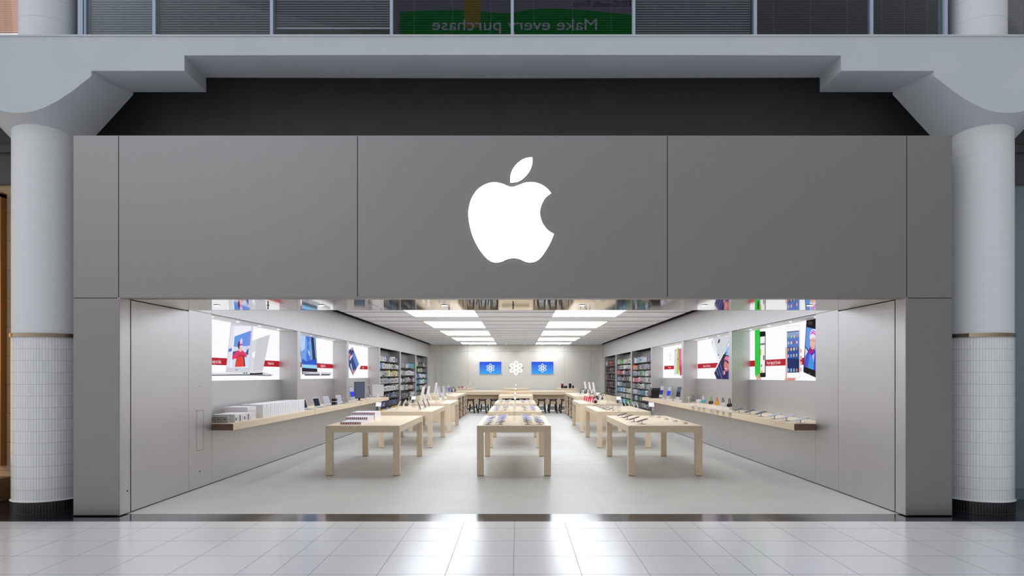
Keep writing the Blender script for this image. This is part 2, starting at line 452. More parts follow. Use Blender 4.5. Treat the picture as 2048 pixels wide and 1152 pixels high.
TAN = block_mat('tan_limestone', (186, 160, 130), (196, 168, 138), (140, 116, 92), 1.1, .42)
struct(MB().box(-16, -5.75, 10.0, 10.2, 0, 5.06).build('wall_left_neighbour', TAN))
struct(MB().box(5.75, 16, 10.0, 10.2, 0, 5.06).build('wall_right_neighbour', noise_mat('grey_blue_wall', (122, 136, 146), (128, 141, 150), 1.2, .6)))
struct(MB().box(5.75, 16, 9.97, 10.0, 0, .16).build('baseboard_right', mat('skirting', (105, 122, 126), .6)))
ws = thing('shop_window', 'warmly lit amber display window edge of the neighbouring shop at far left', 'window', (-7.69, 9.9, 0))
MB().box(-.9, .2, 0, .08, .55, 4.4).build('window_pane', glow('amber_window', (255, 196, 110), 1.1), ws)
MB().box(.2, .27, -.02, .1, .5, 4.45).box(-.9, .27, -.02, .1, 4.4, 4.47).build('window_frame', mat('brass_frame', (150, 110, 60), .4, .5), ws)
tag(MB().box(-8.9, -7.32, 9.68, 9.985, 0, .34).build('window_plinth', mat('brown_plinth', (104, 84, 62), .6), bevel=.01), 'low brown plinth under the amber window at far left', 'plinth')

# beam with haunches that grow out of the two columns
XC, YC = 6.35, 9.34
def half(side_profile):
    return side_profile
fd = [(.942, 5.66), (.90, 5.622), (.846, 5.583), (.78, 5.53), (.71, 5.474), (.61, 5.405), (.513, 5.342), (.42, 5.293), (.327, 5.25), (.25, 5.222), (.17, 5.20), (.08, 5.188), (0, 5.185)]
def bd(u):            # back profile matched by parameter
    k = len(fd)-1; t = u/k; dx = 1.12*(1-t)
    z = 5.68-(1.12-dx)*1.1; k_ = .09
    return dx, 4.86+k_*math.log(1+math.exp((z-4.86)/k_))
pf, pb = [], []
def addp(f, b): pf.append(f); pb.append(b)
YF_B, YB_B = 8.76, 9.40
addp((0, 5.930), (0, 5.905)); addp((-4.214, 5.923), (-4.226, 5.916)); addp((-4.214, 5.724), (-4.226, 5.716)); addp((-XC+.942, 5.724), (-XC+1.12, 5.716))
for i, (dx, z) in enumerate(fd):
    d2, z2 = bd(i); addp((-XC+dx, z), (-XC+d2, z2))
for i in range(len(fd)-2, -1, -1):
    dx, z = fd[i]; d2, z2 = bd(i); addp((-XC-dx, z), (-XC-d2, z2))
addp((-XC-.942, 5.724), (-XC-1.12, 5.716)); addp((-16, 5.724), (-16, 5.716))
pf = [(-x, z) for x, z in reversed(pf[1:])]+pf; pb = [(-x, z) for x, z in reversed(pb[1:])]+pb
bm = MB(); n = len(pf); ZBT = 6.166
v = []
for (x, z), (x2, z2) in zip(pf, pb): v += [(x, YF_B, z), (x, YF_B, ZBT), (x2, YB_B, z2), (x2, YB_B, ZBT)]
f_ = []
for i in range(n-1):
    a, b = i*4, i*4+4
    f_ += [(a, b, b+2, a+2), (a+2, b+2, b+3, a+3)]
    if pf[i][0] != pf[i+1][0]: f_ += [(a, a+1, b+1, b)]
    f_ += [(a+1, a+3, b+3, b+1)]
bm.add(v, f_)
beam = bm.build('beam', PLASTER)
struct(beam)
for p in beam.data.polygons:
    if abs(p.normal.y) < .7 and p.normal.z < .2 and p.area < 0.3: p.use_smooth = True
beam.data.set_sharp_from_angle(angle=math.radians(35))
struct(MB().box(-16, 16, YF_B-.012, 9.15, ZBT, ZBT+.02).build('trim_2', PLASTER))

def tile_mat():
    m = mat('white_mosaic_tile', (212, 214, 214), .22); t = m.node_tree; b = t.nodes['Principled BSDF']
    uv = t.nodes.new('ShaderNodeUVMap'); br = t.nodes.new('ShaderNodeTexBrick'); br.offset = 0.0
    br.inputs[1].default_value = lin((240, 241, 241)); br.inputs[2].default_value = lin((232, 233, 234)); br.inputs[3].default_value = lin((158, 160, 162))
    br.inputs['Scale'].default_value = 1; br.inputs['Mortar Size'].default_value = .0016; br.inputs['Brick Width'].default_value = .0335; br.inputs['Row Height'].default_value = .1545
    br.inputs['Mortar Smooth'].default_value = .3
    t.links.new(uv.outputs[0], br.inputs['Vector']); t.links.new(br.outputs[0], b.inputs['Base Color'])
    bp = t.nodes.new('ShaderNodeBump'); bp.inputs['Strength'].default_value = .35; bp.inputs['Distance'].default_value = .002; bp.invert = True
    t.links.new(br.outputs['Fac'], bp.inputs['Height']); t.links.new(bp.outputs[0], b.inputs['Normal'])
    return m
TILE = tile_mat()
def uvcyl(o, r):
    me = o.data; uv = me.uv_layers.new(name='UVMap')
    for p in me.polygons:
        c = p.center; ac = math.atan2(c.y, c.x)
        for li in p.loop_indices:
            co = me.vertices[me.loops[li].vertex_index].co; a = math.atan2(co.y, co.x)
            while a-ac > PI: a -= 2*PI
            while a-ac < -PI: a += 2*PI
            uv.data[li].uv = ((a+PI)*r, co.z+.0005)
def black_tile():
    m = mat('black_mosaic_tile', (16, 16, 18), .25); t = m.node_tree; b = t.nodes['Principled BSDF']
    uv = t.nodes.new('ShaderNodeUVMap'); br = t.nodes.new('ShaderNodeTexBrick'); br.offset = 0.0
    br.inputs[1].default_value = lin((14, 14, 16)); br.inputs[2].default_value = lin((26, 26, 28)); br.inputs[3].default_value = lin((96, 96, 98))
    br.inputs['Scale'].default_value = 1; br.inputs['Mortar Size'].default_value = .0018; br.inputs['Brick Width'].default_value = .0335; br.inputs['Row Height'].default_value = .5
    t.links.new(uv.outputs[0], br.inputs['Vector']); t.links.new(br.outputs[0], b.inputs['Base Color'])
    return m
BTILE = black_tile()
BAND = mat('polished_brass_band', (190, 176, 158), .12, 1.0)
for s, side in ((-1, 'left'), (1, 'right')):
    c = empty('column', (s*XC, YC, 0)); tag(c, 'thick round white column %s of the shop front, mosaic tiles below a metal band' % side, 'column', 'shop front columns'); c['kind'] = 'structure'
    R = .418
    o = MB().lathe((0, 0, 0), [(R, 2.33), (R, 5.6)], 96).build('shaft', PLASTERC, c, smooth=True)
    o = MB().lathe((0, 0, 0), [(R+.004, .155), (R+.004, 2.34)], 96).build('tiled_casing', TILE, c, smooth=True); uvcyl(o, R)
    MB().lathe((0, 0, 0), [(R+.002, 2.322), (R+.022, 2.322), (R+.022, 2.372), (R+.002, 2.372)], 96).build('metal_band', BAND, c, smooth=True)
    o = MB().lathe((0, 0, 0), [(R+.012, 0), (R+.012, .15), (R, .15)], 96).build('black_base', BTILE, c, smooth=True); uvcyl(o, R)
    MB().lathe((0, 0, 0), [(R+.002, .168), (R+.020, .160), (R+.022, .153), (R+.012, .150)], 96).build('cove_tile', mat('white_cove', (214, 216, 216), .2), c, smooth=True)
    u = empty('column', (s*XC, YC, 0)); tag(u, 'slimmer white upper column above the beam at the %s' % side, 'column', 'upper columns'); u['kind'] = 'structure'
    MB().lathe((0, 0, 0), [(.343, 6.1), (.343, 8.4)], 96).build('shaft', PLASTERC, u, smooth=True)
    rg = MB()
    for zz in (6.30, 6.565, 6.84, 7.1): rg.lathe((0, 0, zz), [(.3425, -.002), (.3437, 0), (.3425, .002)], 96)
    rg.build('joint_line', mat('joint_grey', (150, 156, 162), .8), u)  # thin rings, greyer than the shaft, mark the joints

# upper-floor windows and venetian blinds
WY = 9.22
ALF = mat('pale_window_frame', (176, 190, 208), .4, .1)
SLAT = mat('blind_slat', (226, 236, 242), .45)
SLATD = mat('grey_blind_slat', (92, 100, 112), .5)
DARKR = mat('dark_office', (9, 9, 11), .9)
mull = [171, 310, 544.5, 783.5, 1024.5, 1267, 1509.5, 1741.5, 1888]
struct(MB().box(-16, 16, 12.4, 12.5, 6.0, 9).box(-16, 16, 9.3, 12.5, 8.9, 9.0).box(-16, 16, 9.3, 12.5, 6.17, 6.2)
       .box(-16, -15.9, 9.3, 12.5, 6, 9).box(15.9, 16, 9.3, 12.5, 6, 9).build('wall_office', DARKR))
def px2x(x, Y): return CX+(x-VX)/F*Y
def amber_slat():
    m = mat('amber_slat', (150, 76, 4), .6); t_ = m.node_tree; b = t_.nodes['Principled BSDF']; o = [n_ for n_ in t_.nodes if n_.type == 'OUTPUT_MATERIAL'][0]
    tl = t_.nodes.new('ShaderNodeBsdfTranslucent'); tl.inputs[0].default_value = lin((200, 96, 10)); mi = t_.nodes.new('ShaderNodeMixShader'); mi.inputs[0].default_value = .6
    t_.links.new(b.outputs[0], mi.inputs[1]); t_.links.new(tl.outputs[0], mi.inputs[2]); t_.links.new(mi.outputs[0], o.inputs[0])
    return m
def blind(name_lab, x0, x1, zb, tilt, m, zt=8.2, cords=3):
    t = thing('venetian_blind', name_lab, 'blind', ((x0+x1)/2, WY+.09, zb), 0, 'office window blinds')
    b = MB(); wd = (x1-x0)/2; z = 0.016
    ca, sa = math.cos(tilt)*.0125, math.sin(tilt)*.0125
    while z < 7.35-zb:
        b.obox((-wd, -ca, z-sa), (2*wd, 0, 0), (0, 2*ca, 2*sa), (0, 0, .0012)); z += .0336
    b.build('slats', m, t)
    MB().box(-wd, wd, -.012, .012, 0, .012).build('bottom_rail', m, t)
    cd = MB()
    for k in range(cords):
        xx = -wd+2*wd*(k+.5)/cords; cd.box(xx-.0015, xx+.0015, -.016, -.013, -.0, 7.35-zb)
    cd.build('cord', mat('blind_cord', (120, 130, 140), .7), t)
    return t
blab = ['narrow light-slatted blind in the leftmost office window beside the column', 'wide blind in the second office window from left',
        'blind raised a little above the sill in the third office window', 'blind behind the green reflection, left of centre',
        'blind behind the green reflection, right of centre', 'bright-slatted blind in the third office window from right',
        'dim grey blind in the second office window from right', 'dim grey blind in the rightmost office window beside the column']
wn = 0
for i in range(8):
    x0, x1 = px2x(mull[i], WY), px2x(mull[i+1], WY)
    wn += 1
    W = struct(empty('window_%d' % wn, ((x0+x1)/2, WY, 6.05))); hw = (x1-x0)/2
    MB().box(-hw, -hw+.02, -.03, .05, 0, 2.4).box(hw-.02, hw, -.03, .05, 0, 2.4).build('window_frame', ALF, W)
    MB().box(-hw+.02, hw-.02, -.03, .05, 0, .06).build('sill_rail', ALF, W)
    MB().box(-hw+.02, hw-.02, .0, .005, .06, 2.4).build('pane', WINGLASS, W)
    dim = i >= 6
    zb = 6.20 if i != 2 else 6.54
    
    blind(blab[i], x0+.03, x1-.03, zb, math.radians(-20) if i == 0 else math.radians(2), SLATD if dim or i in (3, 4) else SLAT)
for s, (a, b, c) in ((-1, (159, 169, 172)), (1, (1892, 1885, 1884))):
    xa, xb = sorted((px2x(a, WY), px2x(b, WY)))
    struct(MB().box(xa, xb, WY-.04, WY+.1, 6.05, 8.4).build('trim_%d' % (7 if s < 0 else 8), ALF))
# outermost windows beyond the columns
for (a, b, lab, amber) in ((-90, 36, 'amber-lit blind in the window beyond the left column', True), (2013, 2140, 'dark blind in the window beyond the right column', False)):
    x0, x1 = px2x(a, 9.9), px2x(b+60 if amber else b, 9.9)
    if not amber: x0 -= .4
    wn += 1
    W = struct(empty('window_%d' % wn, ((x0+x1)/2, 9.9, 6.05))); hw = (x1-x0)/2
    MB().box(-hw, hw, 0, .005, .06, 2.4).build('pane', WINGLASS, W)
    t = blind(lab, x0+.02, x1-.02, 6.82 if amber else 6.25, math.radians(20), amber_slat() if amber else SLATD)
    t.location.y = 9.98
    if amber:
        tag(MB().box(x0-.2, x1+.1, 10.1, 10.13, 6.2, 7.6).build('lamp_panel', glow('amber_lamp', (235, 135, 12), .8)), 'warm light panel behind the amber blind at top left', 'lamp')
        tag(MB().box(x0-.2, x1+.1, 10.02, 10.05, 6.6, 6.86).build('light_strip', glow('strip_lamp', (255, 244, 225), 2.2)), 'bright white light strip below the amber blind at top left', 'lamp')
for i, (a, b) in enumerate(((433, 484), (1394, 1451))):
    x0, x1 = px2x(a, 9.9), px2x(b, 9.9); zb = 6.2
    p_ = MB(); w_ = (x1-x0)/2; p_.prism([(-w_, 0, 0), (w_, 0, 0), (w_*.7, 0, .045), (-w_*.7, 0, .045)], (0, .25, 0))
    tag(p_.build('paper_tray', mat('tan_card', (196, 150, 90), .7), loc=((x0+x1)/2, 9.8, 6.746)), 'tan paper tray low behind the %s blind' % ('second office window' if i == 0 else 'third from right office window'), 'tray')
    tag(MB().box(x0-.3, x1+.3, 9.7, 10.3, 6.2, 6.745).build('filing_cabinet', DARKR, bevel=.01), 'dark low cabinet in the office behind the %s blind' % ('second' if i == 0 else 'third from right'), 'cabinet')

# the bank's hanging banner across the mall, seen only as a reflection in the office glass
BY = -6.0; BD = 2*WY-BY
def bx(x): return CX+(x-VX)/F*BD
def bz(y): return CH+(VY-y)/F*BD
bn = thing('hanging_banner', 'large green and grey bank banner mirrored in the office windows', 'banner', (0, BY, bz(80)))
def bp_(pts, y=0.0): return [(bx(px_), y, bz(py_)-bz(80)) for px_, py_ in pts]
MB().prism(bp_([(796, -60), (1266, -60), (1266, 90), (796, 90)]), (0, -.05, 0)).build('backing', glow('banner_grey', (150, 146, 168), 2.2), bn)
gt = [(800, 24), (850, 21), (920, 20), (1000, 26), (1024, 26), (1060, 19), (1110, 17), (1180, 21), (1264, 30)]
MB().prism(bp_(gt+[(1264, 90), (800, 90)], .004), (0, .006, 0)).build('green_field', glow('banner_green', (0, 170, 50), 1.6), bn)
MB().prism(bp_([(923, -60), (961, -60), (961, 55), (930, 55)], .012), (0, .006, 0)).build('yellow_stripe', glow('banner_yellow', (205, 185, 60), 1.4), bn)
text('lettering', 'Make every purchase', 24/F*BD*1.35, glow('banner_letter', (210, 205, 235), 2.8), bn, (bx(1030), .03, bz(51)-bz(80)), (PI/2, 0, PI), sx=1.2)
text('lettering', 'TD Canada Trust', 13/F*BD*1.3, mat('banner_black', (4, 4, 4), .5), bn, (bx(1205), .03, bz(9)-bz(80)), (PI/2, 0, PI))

# ------------------------------------------------------------------ logo on the front
def cat(pts, n=8, closed=True):
    """smooth closed outline through segments of control points"""
    r = []; m = len(pts)
    for i in range(m if closed else m-1):
        p0, p1, p2, p3 = pts[(i-1) % m] if (closed or i) else pts[0], pts[i], pts[(i+1) % m], pts[(i+2) % m] if (closed or i < m-2) else pts[-1]
        for k in range(n):
            t = k/n
            r.append(tuple(.5*((2*p1[j])+(-p0[j]+p2[j])*t+(2*p0[j]-5*p1[j]+4*p2[j]-p3[j])*t*t+(-p0[j]+3*p1[j]-3*p2[j]+p3[j])*t**3) for j in (0, 1)))
    if not closed: r.append(pts[-1])
    return r
def bez(p0, p1, p2, p3, n=14):
    return [tuple((1-t)**3*p0[j]+3*(1-t)**2*t*p1[j]+3*(1-t)*t*t*p2[j]+t**3*p3[j] for j in (0, 1)) for t in [k/n for k in range(n)]]
# outline read in the 4.608x crop whose corner is (900, 300)
body = []
body += cat([(568, 346), (535, 338), (480, 315), (410, 303), (340, 316), (262, 362), (205, 440), (178, 520), (170, 595), (180, 690), (210, 800), (262, 905), (320, 982), (370, 1025), (425, 1040), (480, 1030), (530, 1008), (585, 999), (640, 1008), (690, 1030), (740, 1039), (795, 1026), (845, 985), (905, 895), (942, 820), (957, 777)], 6, False)
body += cat([(957, 777), (905, 745), (860, 690), (836, 630), (829, 580), (840, 520), (868, 460), (900, 425), (932, 403)], 6, False)[1:]
body += cat([(932, 403), (895, 360), (845, 325), (790, 306), (740, 301), (690, 307), (640, 325), (595, 341), (568, 346)], 6, False)[1:-1]
leaf = cat([(758, 73), (760, 120), (745, 175), (715, 225), (670, 270), (620, 297), (556, 304)], 6, False)+cat([(556, 304), (556, 250), (572, 195), (605, 145), (650, 105), (700, 80), (758, 73)], 6, False)[1:-1]
def lp(pts, sc=1/4.608, ox=900, oy=300, Y=YF-.0):
    r = []
    for a, b in pts:
        X, Z = P(ox+a*sc, oy+b*sc, Y); r.append((X, 0, Z))
    return r
lg = thing('logo_sign', 'large white glowing bitten fruit sign with leaf on the grey shop front', 'sign', (-.055+.03, YF-.035, 4.0))
lg.location = (0, YF-.03, 0)
LOGO = glow('logo_face', (255, 255, 255), 2.6); EDGE = mat('logo_rim', (70, 70, 70), .5)
for nm, pts in (('fruit', body), ('leaf', leaf)):
    q = lp(pts)
    MB().prism([(x, 0, z) for x, _, z in q], (0, .024, 0)).build(nm, LOGO, lg)
    cx_ = sum(p[0] for p in q)/len(q); cz_ = sum(p[2] for p in q)/len(q)
    kx = .007
    out_ = []
    m = len(q)
    for i in range(m):
        a, b = Vector(q[i-1]), Vector(q[(i+1) % m]); d = (b-a).normalized(); nn = Vector((d.z, 0, -d.x))
        out_.append(Vector(q[i])+nn*kx)
    ar = sum(q[i][0]*q[(i+1) % m][2]-q[(i+1) % m][0]*q[i][2] for i in range(m))
    if ar < 0: out_ = [Vector(q[i])*2-out_[i] for i in range(m)]
    MB().prism([(p.x, .022, p.z) for p in out_], (0, .007, 0)).build('rim', EDGE, bpy.data.objects[lg.children[-1].name])

# ------------------------------------------------------------------ backlit posters in the wall niches
PX = 5.45
def poster_map(s, ox, oy, sc):
    def f(a, b):
        x, y = ox+a/sc, oy+b/sc
        Y = (PX*s-CX)*F/(x-VX); return Y, CH+(VY-y)/F*Y
    return f
PCOL = {}
def pc(rgb):
    k = 'print_%02x%02x%02x' % tuple(rgb)
    return glow(k, rgb, POSTER_L)
class Poster:
    def __init__(s, side, ni, label):
        s.s = -1 if side == 'left' else 1; a, b = NICHE[ni]
        s.y0, s.y1 = a+.002, b-.002
        s.t = thing('backlit_poster', label, 'poster', (s.s*(PX+.02), (a+b)/2, 1.71), 0, 'backlit posters in the wall niches')
        s.cy = (a+b)/2; s.n = 0
        x0, x1 = sorted((0, s.s*.03)); MB().box(x0, x1, s.y0-s.cy, s.y1-s.cy, .002, 1.126).build('light_box', pc((250, 250, 253)), s.t)
    def part(s, name, mapf, shapes, parent=None, base=None):
        """shapes: list of (rgb, [(a, b), ...]) in crop pixels, drawn one above the other on the poster face"""
        mb = MB(); mats = []
        for rgb, pts in shapes:
            s.n += 1; m = pc(rgb)
            if m not in mats: mats.append(m)
            q = []
            for a, b in pts:
                y, z = mapf(a, b); q.append((-s.s*(.001+.0007*s.n), min(max(y, s.y0), s.y1)-s.cy, min(max(z, 1.713), 2.835)-1.71))
            nr = Vector((0, 0, 0))
            for i in range(len(q)): nr += Vector(q[i]).cross(Vector(q[(i+1) % len(q)]))
            if nr.x*s.s > 0: q.reverse()
            mb.poly(q, mats.index(m))
        return mb.build(name, mats, parent or s.t)
    def words(s, body, mapf, a, b, h, m=(250, 240, 240), sx=1.0):
        s.n += 1; y, z = mapf(a, b)
        return text('caption', body, h, pc(m), s.t, (-s.s*(.004+.0007*s.n), y-s.cy, z-1.71), (PI/2, 0, PI/2 if s.s < 0 else -PI/2), sx=sx)
def ell(cx, cy, rx, ry, n=18): return [(cx+rx*math.cos(2*PI*i/n), cy+ry*math.sin(2*PI*i/n)) for i in range(n)]
RED = (178, 24, 44)
# left wall, near
p = Poster('left', 0, 'near left poster of two open silver laptops with a red band'); m = poster_map(-1, 400, 600, 6.4)
p.part('red_band', m, [(RED, [(-20, 726), (1030, 782), (1030, 857), (-20, 824)])])
p.part('back_laptop', m, [(RED, [(0, 0)]*3)][:0]+[((214, 215, 220), [(668, 524), (905, 445), (810, 922), (640, 928)]), ((202, 203, 210), [(735, 500), (905, 445), (815, 900), (690, 905)]),
    ((250, 250, 252), ell(695, 705, 18, 36)), ((250, 250, 252), [(700, 668), (722, 650), (715, 680)]),
    ((120, 122, 130), [(640, 930), (810, 924), (945, 957), (905, 974), (640, 966)]), ((205, 207, 212), [(650, 930), (812, 924), (940, 956), (860, 962)])])
p.part('front_laptop', m, [((205, 208, 216), [(405, 246), (430, 200), (700, 260), (690, 340), (640, 926), (338, 926)]), ((238, 239, 246), [(416, 330), (665, 330), (628, 862), (350, 866)]),
    ((222, 224, 238), [(416, 330), (450, 338), (395, 866), (350, 866)]), ((80, 110, 220), [(375, 625), (418, 615), (412, 655), (372, 665)]),
    ((98, 148, 228), [(450, 466), (661, 391), (625, 852), (415, 858)]), ((205, 222, 244), [(438, 600), (645, 585), (625, 852), (415, 858)]),
    ((60, 84, 150), [(428, 660), (480, 650), (480, 700), (420, 705)]), ((60, 84, 150), [(590, 670), (628, 610), (624, 700), (600, 705)]),
    ((216, 58, 104), [(480, 650), (535, 630), (565, 660), (605, 690), (600, 735), (560, 725), (480, 745), (416, 762), (420, 712)]),
    ((200, 40, 88), [(500, 700), (560, 690), (570, 730), (470, 740)]), ((222, 66, 52), [(470, 740), (560, 715), (582, 852), (450, 858)]), ((96, 24, 34), [(555, 712), (570, 708), (584, 850), (570, 852)]),
    ((236, 196, 178), ell(521, 630, 22, 32)), ((232, 200, 236), [(508, 600), (515, 520), (535, 480), (548, 520), (545, 590)]), ((190, 70, 180), [(511, 566), (548, 556), (546, 576), (510, 588)]),
    ((92, 44, 36), [(484, 600), (492, 540), (508, 520), (514, 550), (504, 640)]), ((214, 90, 130), [(590, 640), (640, 402), (644, 402), (596, 640)]),
    ((120, 122, 128), [(455, 890), (480, 888), (480, 898), (455, 900)]),
    ((220, 222, 226), [(-20, 940), (640, 925), (645, 950), (-20, 962)]), ((96, 98, 106), [(-20, 960), (645, 950), (640, 966), (-20, 972)]),
    ((40, 42, 48), [(553, 932), (582, 930), (582, 941), (553, 943)]), ((40, 42, 48), ell(598, 936, 7, 10)), ((30, 32, 38), [(636, 940), (806, 930), (800, 950), (636, 958)])])
p.words('Fast. And easy to hide.', m, 165, 787, .1, sx=.75); p.words('MacBook Air', m, 905, 813, .085, sx=.8)
# left wall, middle
p = Poster('left', 1, 'middle left poster of a laptop with a blue ice screen'); m = poster_map(-1, 580, 620, 7.2)
p.part('red_band', m, [(RED, [(120, 746), (640, 782), (640, 842), (120, 824)])])
p.part('laptop', m, [((24, 26, 34), [(138, 330), (150, 322), (378, 352), (404, 890), (186, 925)]), ((110, 158, 226), [(148, 322), (372, 356), (398, 846), (178, 830)]),
    ((176, 208, 242), [(150, 330), (230, 335), (225, 560), (170, 600)]), ((64, 112, 210), [(240, 340), (262, 480), (240, 700), (262, 760), (300, 740), (275, 470), (300, 345)]),
    ((44, 84, 196), [(180, 700), (250, 740), (390, 690), (396, 790), (180, 780)]), ((150, 210, 240), [(178, 785), (396, 800), (398, 846), (178, 830)]),
    ((200, 224, 246), [(262, 560), (292, 620), (290, 670), (268, 610)]),
    ((44, 44, 66), [(308, 362), (347, 368), (376, 716), (334, 714)]), ((150, 140, 160), [(318, 372), (340, 374), (341, 388), (318, 386)]),
    ((22, 22, 46), [(178, 832), (398, 846), (402, 890), (186, 888)]),
    ((208, 210, 216), [(186, 886), (602, 900), (596, 922), (200, 918)]), ((92, 96, 110), [(200, 918), (596, 922), (570, 944), (225, 946)])]
    +[((30, 30, 36), ell(a, 904, 6, 8, 8)) for a in (206, 222, 240, 264)]+[((236, 237, 240), [(432, 894), (452, 895), (452, 940), (432, 940)])])
p.words('MacBook Pro', m, 478, 806, .1, sx=.85)
# left wall, far
p = Poster('left', 2, 'far left poster of a tilted tablet and phone on white'); m = poster_map(-1, 580, 620, 7.2)
p.part('red_band', m, [(RED, [(1030, 802), (1125, 806), (1125, 858), (1006, 852)])])
p.part('tablet', m, [((226, 228, 234), [(840, 585), (906, 516), (1012, 778), (916, 962), (840, 800)]), ((54, 62, 120), [(846, 592), (905, 540), (998, 776), (914, 938), (846, 790)]),
    ((92, 128, 206), [(912, 620), (930, 615), (994, 770), (966, 840), (905, 660)]), ((206, 120, 130), [(850, 640), (872, 620), (892, 690), (876, 720)]),
    ((210, 212, 226), [(860, 700), (905, 640), (912, 655), (872, 730)]), ((226, 190, 150), [(885, 560), (898, 548), (905, 570), (893, 585)]), ((180, 190, 220), [(884, 760), (912, 880), (905, 900), (872, 790)]),
    ((220, 150, 100), [(912, 890), (936, 850), (930, 905), (914, 930)])])
p.words('Retina', m, 1058, 830, .1, sx=.8)
# right wall, near
p = Poster('right', 0, 'near right poster of three tablets held in hands with a red band'); m = poster_map(1, 1500, 640, 8.864)
p.part('red_band', m, [(RED, [(-20, 722), (985, 667), (985, 793), (-20, 827)])])
p.part('green_covered_tablet', m, [((18, 18, 20), [(160, 212), (176, 204), (248, 200), (262, 215), (264, 1000), (254, 1014), (165, 1016)]), ((238, 238, 238), [(168, 300), (252, 288), (250, 932), (168, 938)]),
    ((150, 155, 165), [(168, 415), (252, 405), (252, 440), (168, 450)]), ((70, 74, 84), [(178, 425), (240, 418), (240, 432), (178, 438)]),
    ((90, 92, 96), [(222, 630), (244, 622), (244, 708), (222, 712)]), ((206, 176, 70), [(168, 524), (188, 520), (188, 630), (168, 632)]), ((140, 142, 146), [(180, 790), (205, 785), (205, 828), (180, 832)]),
    ((230, 168, 40), [(180, 895), (210, 893), (210, 932), (180, 934)]), ((44, 196, 66), [(76, 128), (166, 100), (168, 1042), (100, 1020), (78, 960)]), ((30, 170, 56), [(156, 140), (166, 136), (168, 1042), (156, 1030)]),
    ((222, 158, 134), [(104, 1068), (114, 990), (150, 948), (158, 975), (140, 1030), (152, 1070)]), ((214, 148, 124), [(160, 985), (178, 1000), (188, 1070), (162, 1068)])])
p.part('hand', m, [((222, 160, 140), [(620, 482), (638, 476), (648, 1030), (810, 1028), (780, 1080), (604, 1080), (624, 1000)]), ((206, 140, 124), [(660, 1030), (808, 1028), (790, 1062), (665, 1062)])]
    +[((228, 172, 152), ell(a, b, 18, 42, 12)) for a, b in ((893, 548), (899, 668), (900, 772), (893, 878))])
icons = []
rc = [[(90, 200, 110), (180, 180, 190), (220, 200, 90), (150, 150, 160)], [(230, 190, 170), (214, 214, 218), (200, 50, 50), (216, 196, 190)], [(220, 130, 60), (236, 214, 110), (232, 232, 236), (196, 140, 110)], [(226, 150, 220), (120, 190, 240), (232, 180, 120), (170, 190, 180)]]
for r_ in range(4):
    for c_ in range(4):
        a, b = 675+c_*50, [305, 410, 525, 640][r_]-c_*5
        icons.append((rc[r_][c_], [(a, b-24), (a+23, b-27), (a+23, b+22), (a, b+24)]))
for c_, k in enumerate(((120, 180, 230), (130, 200, 236), (120, 176, 226), (226, 110, 60))):
    a = 678+c_*50; icons.append((k, [(a, 860), (a+26, 858), (a+26, 915), (a, 917)]))
p.part('white_tablet', m, [((204, 206, 210), [(640, 128), (655, 112), (865, 88), (882, 98), (884, 1010), (870, 1024), (662, 1030), (648, 1012)]), ((247, 247, 248), [(644, 130), (657, 117), (863, 93), (878, 103), (880, 1006), (868, 1019), (664, 1025), (652, 1010)]),
    ((140, 160, 206), [(652, 206), (870, 184), (872, 930), (660, 936)]), ((86, 122, 194), [(653, 300), (870, 290), (872, 930), (660, 936)]), ((52, 82, 150), [(655, 480), (871, 478), (872, 930), (660, 936)]),
    ((24, 42, 96), [(656, 680), (871, 690), (872, 930), (660, 936)]), ((60, 74, 110), [(653, 207), (870, 185), (870, 198), (653, 222)]), ((44, 58, 100), [(660, 880), (872, 875), (872, 930), (660, 936)])]+icons)
p.part('black_tablet', m, [((14, 14, 16), [(1014, -10), (1200, -30), (1200, 1030), (964, 925), (958, 900)]), ((60, 50, 48), ell(1080, 55, 50, 36)), ((96, 150, 226), [(1016, 126), (1200, 165), (1200, 905), (978, 828)]),
    ((30, 34, 44), [(985, 470), (1000, 465), (1060, 545), (1052, 560)]), ((226, 224, 220), [(1000, 490), (1040, 560), (990, 640)]),
    ((66, 56, 190), [(1010, 640), (1085, 470), (1200, 560), (1200, 905), (978, 828)]), ((88, 76, 214), [(1030, 640), (1075, 560), (1060, 850), (1000, 836)]), ((60, 150, 210), [(1075, 600), (1120, 640), (1150, 720), (1150, 885), (1045, 850)]), ((190, 180, 236), [(1120, 630), (1165, 590), (1150, 750)]),
    ((176, 30, 96), [(1092, 470), (1170, 510), (1140, 560), (1085, 620), (1075, 560)]), ((232, 180, 160), ell(1133, 400, 50, 122)), ((214, 120, 110), ell(1125, 460, 20, 14, 10)), ((248, 246, 246), ell(1124, 456, 15, 6, 8)),
    ((60, 40, 40), ell(1104, 362, 8, 8, 8)), ((60, 40, 40), ell(1152, 370, 8, 8, 8)),
    ((236, 224, 240), [(1080, 300), (1092, 215), (1120, 170), (1160, 160), (1200, 175), (1200, 340), (1140, 310), (1088, 345)]), ((214, 60, 190), [(1096, 240), (1140, 205), (1200, 250), (1200, 285), (1140, 232), (1094, 262)]), ((150, 110, 220), [(1104, 205), (1150, 178), (1200, 210), (1200, 228), (1145, 196), (1102, 222)]),
    ((90, 90, 96), ell(1084, 950, 10, 18, 10))])
p.words('The year\u2019s biggest gift. Only smaller.', m, 442, 756, .095, sx=.56)
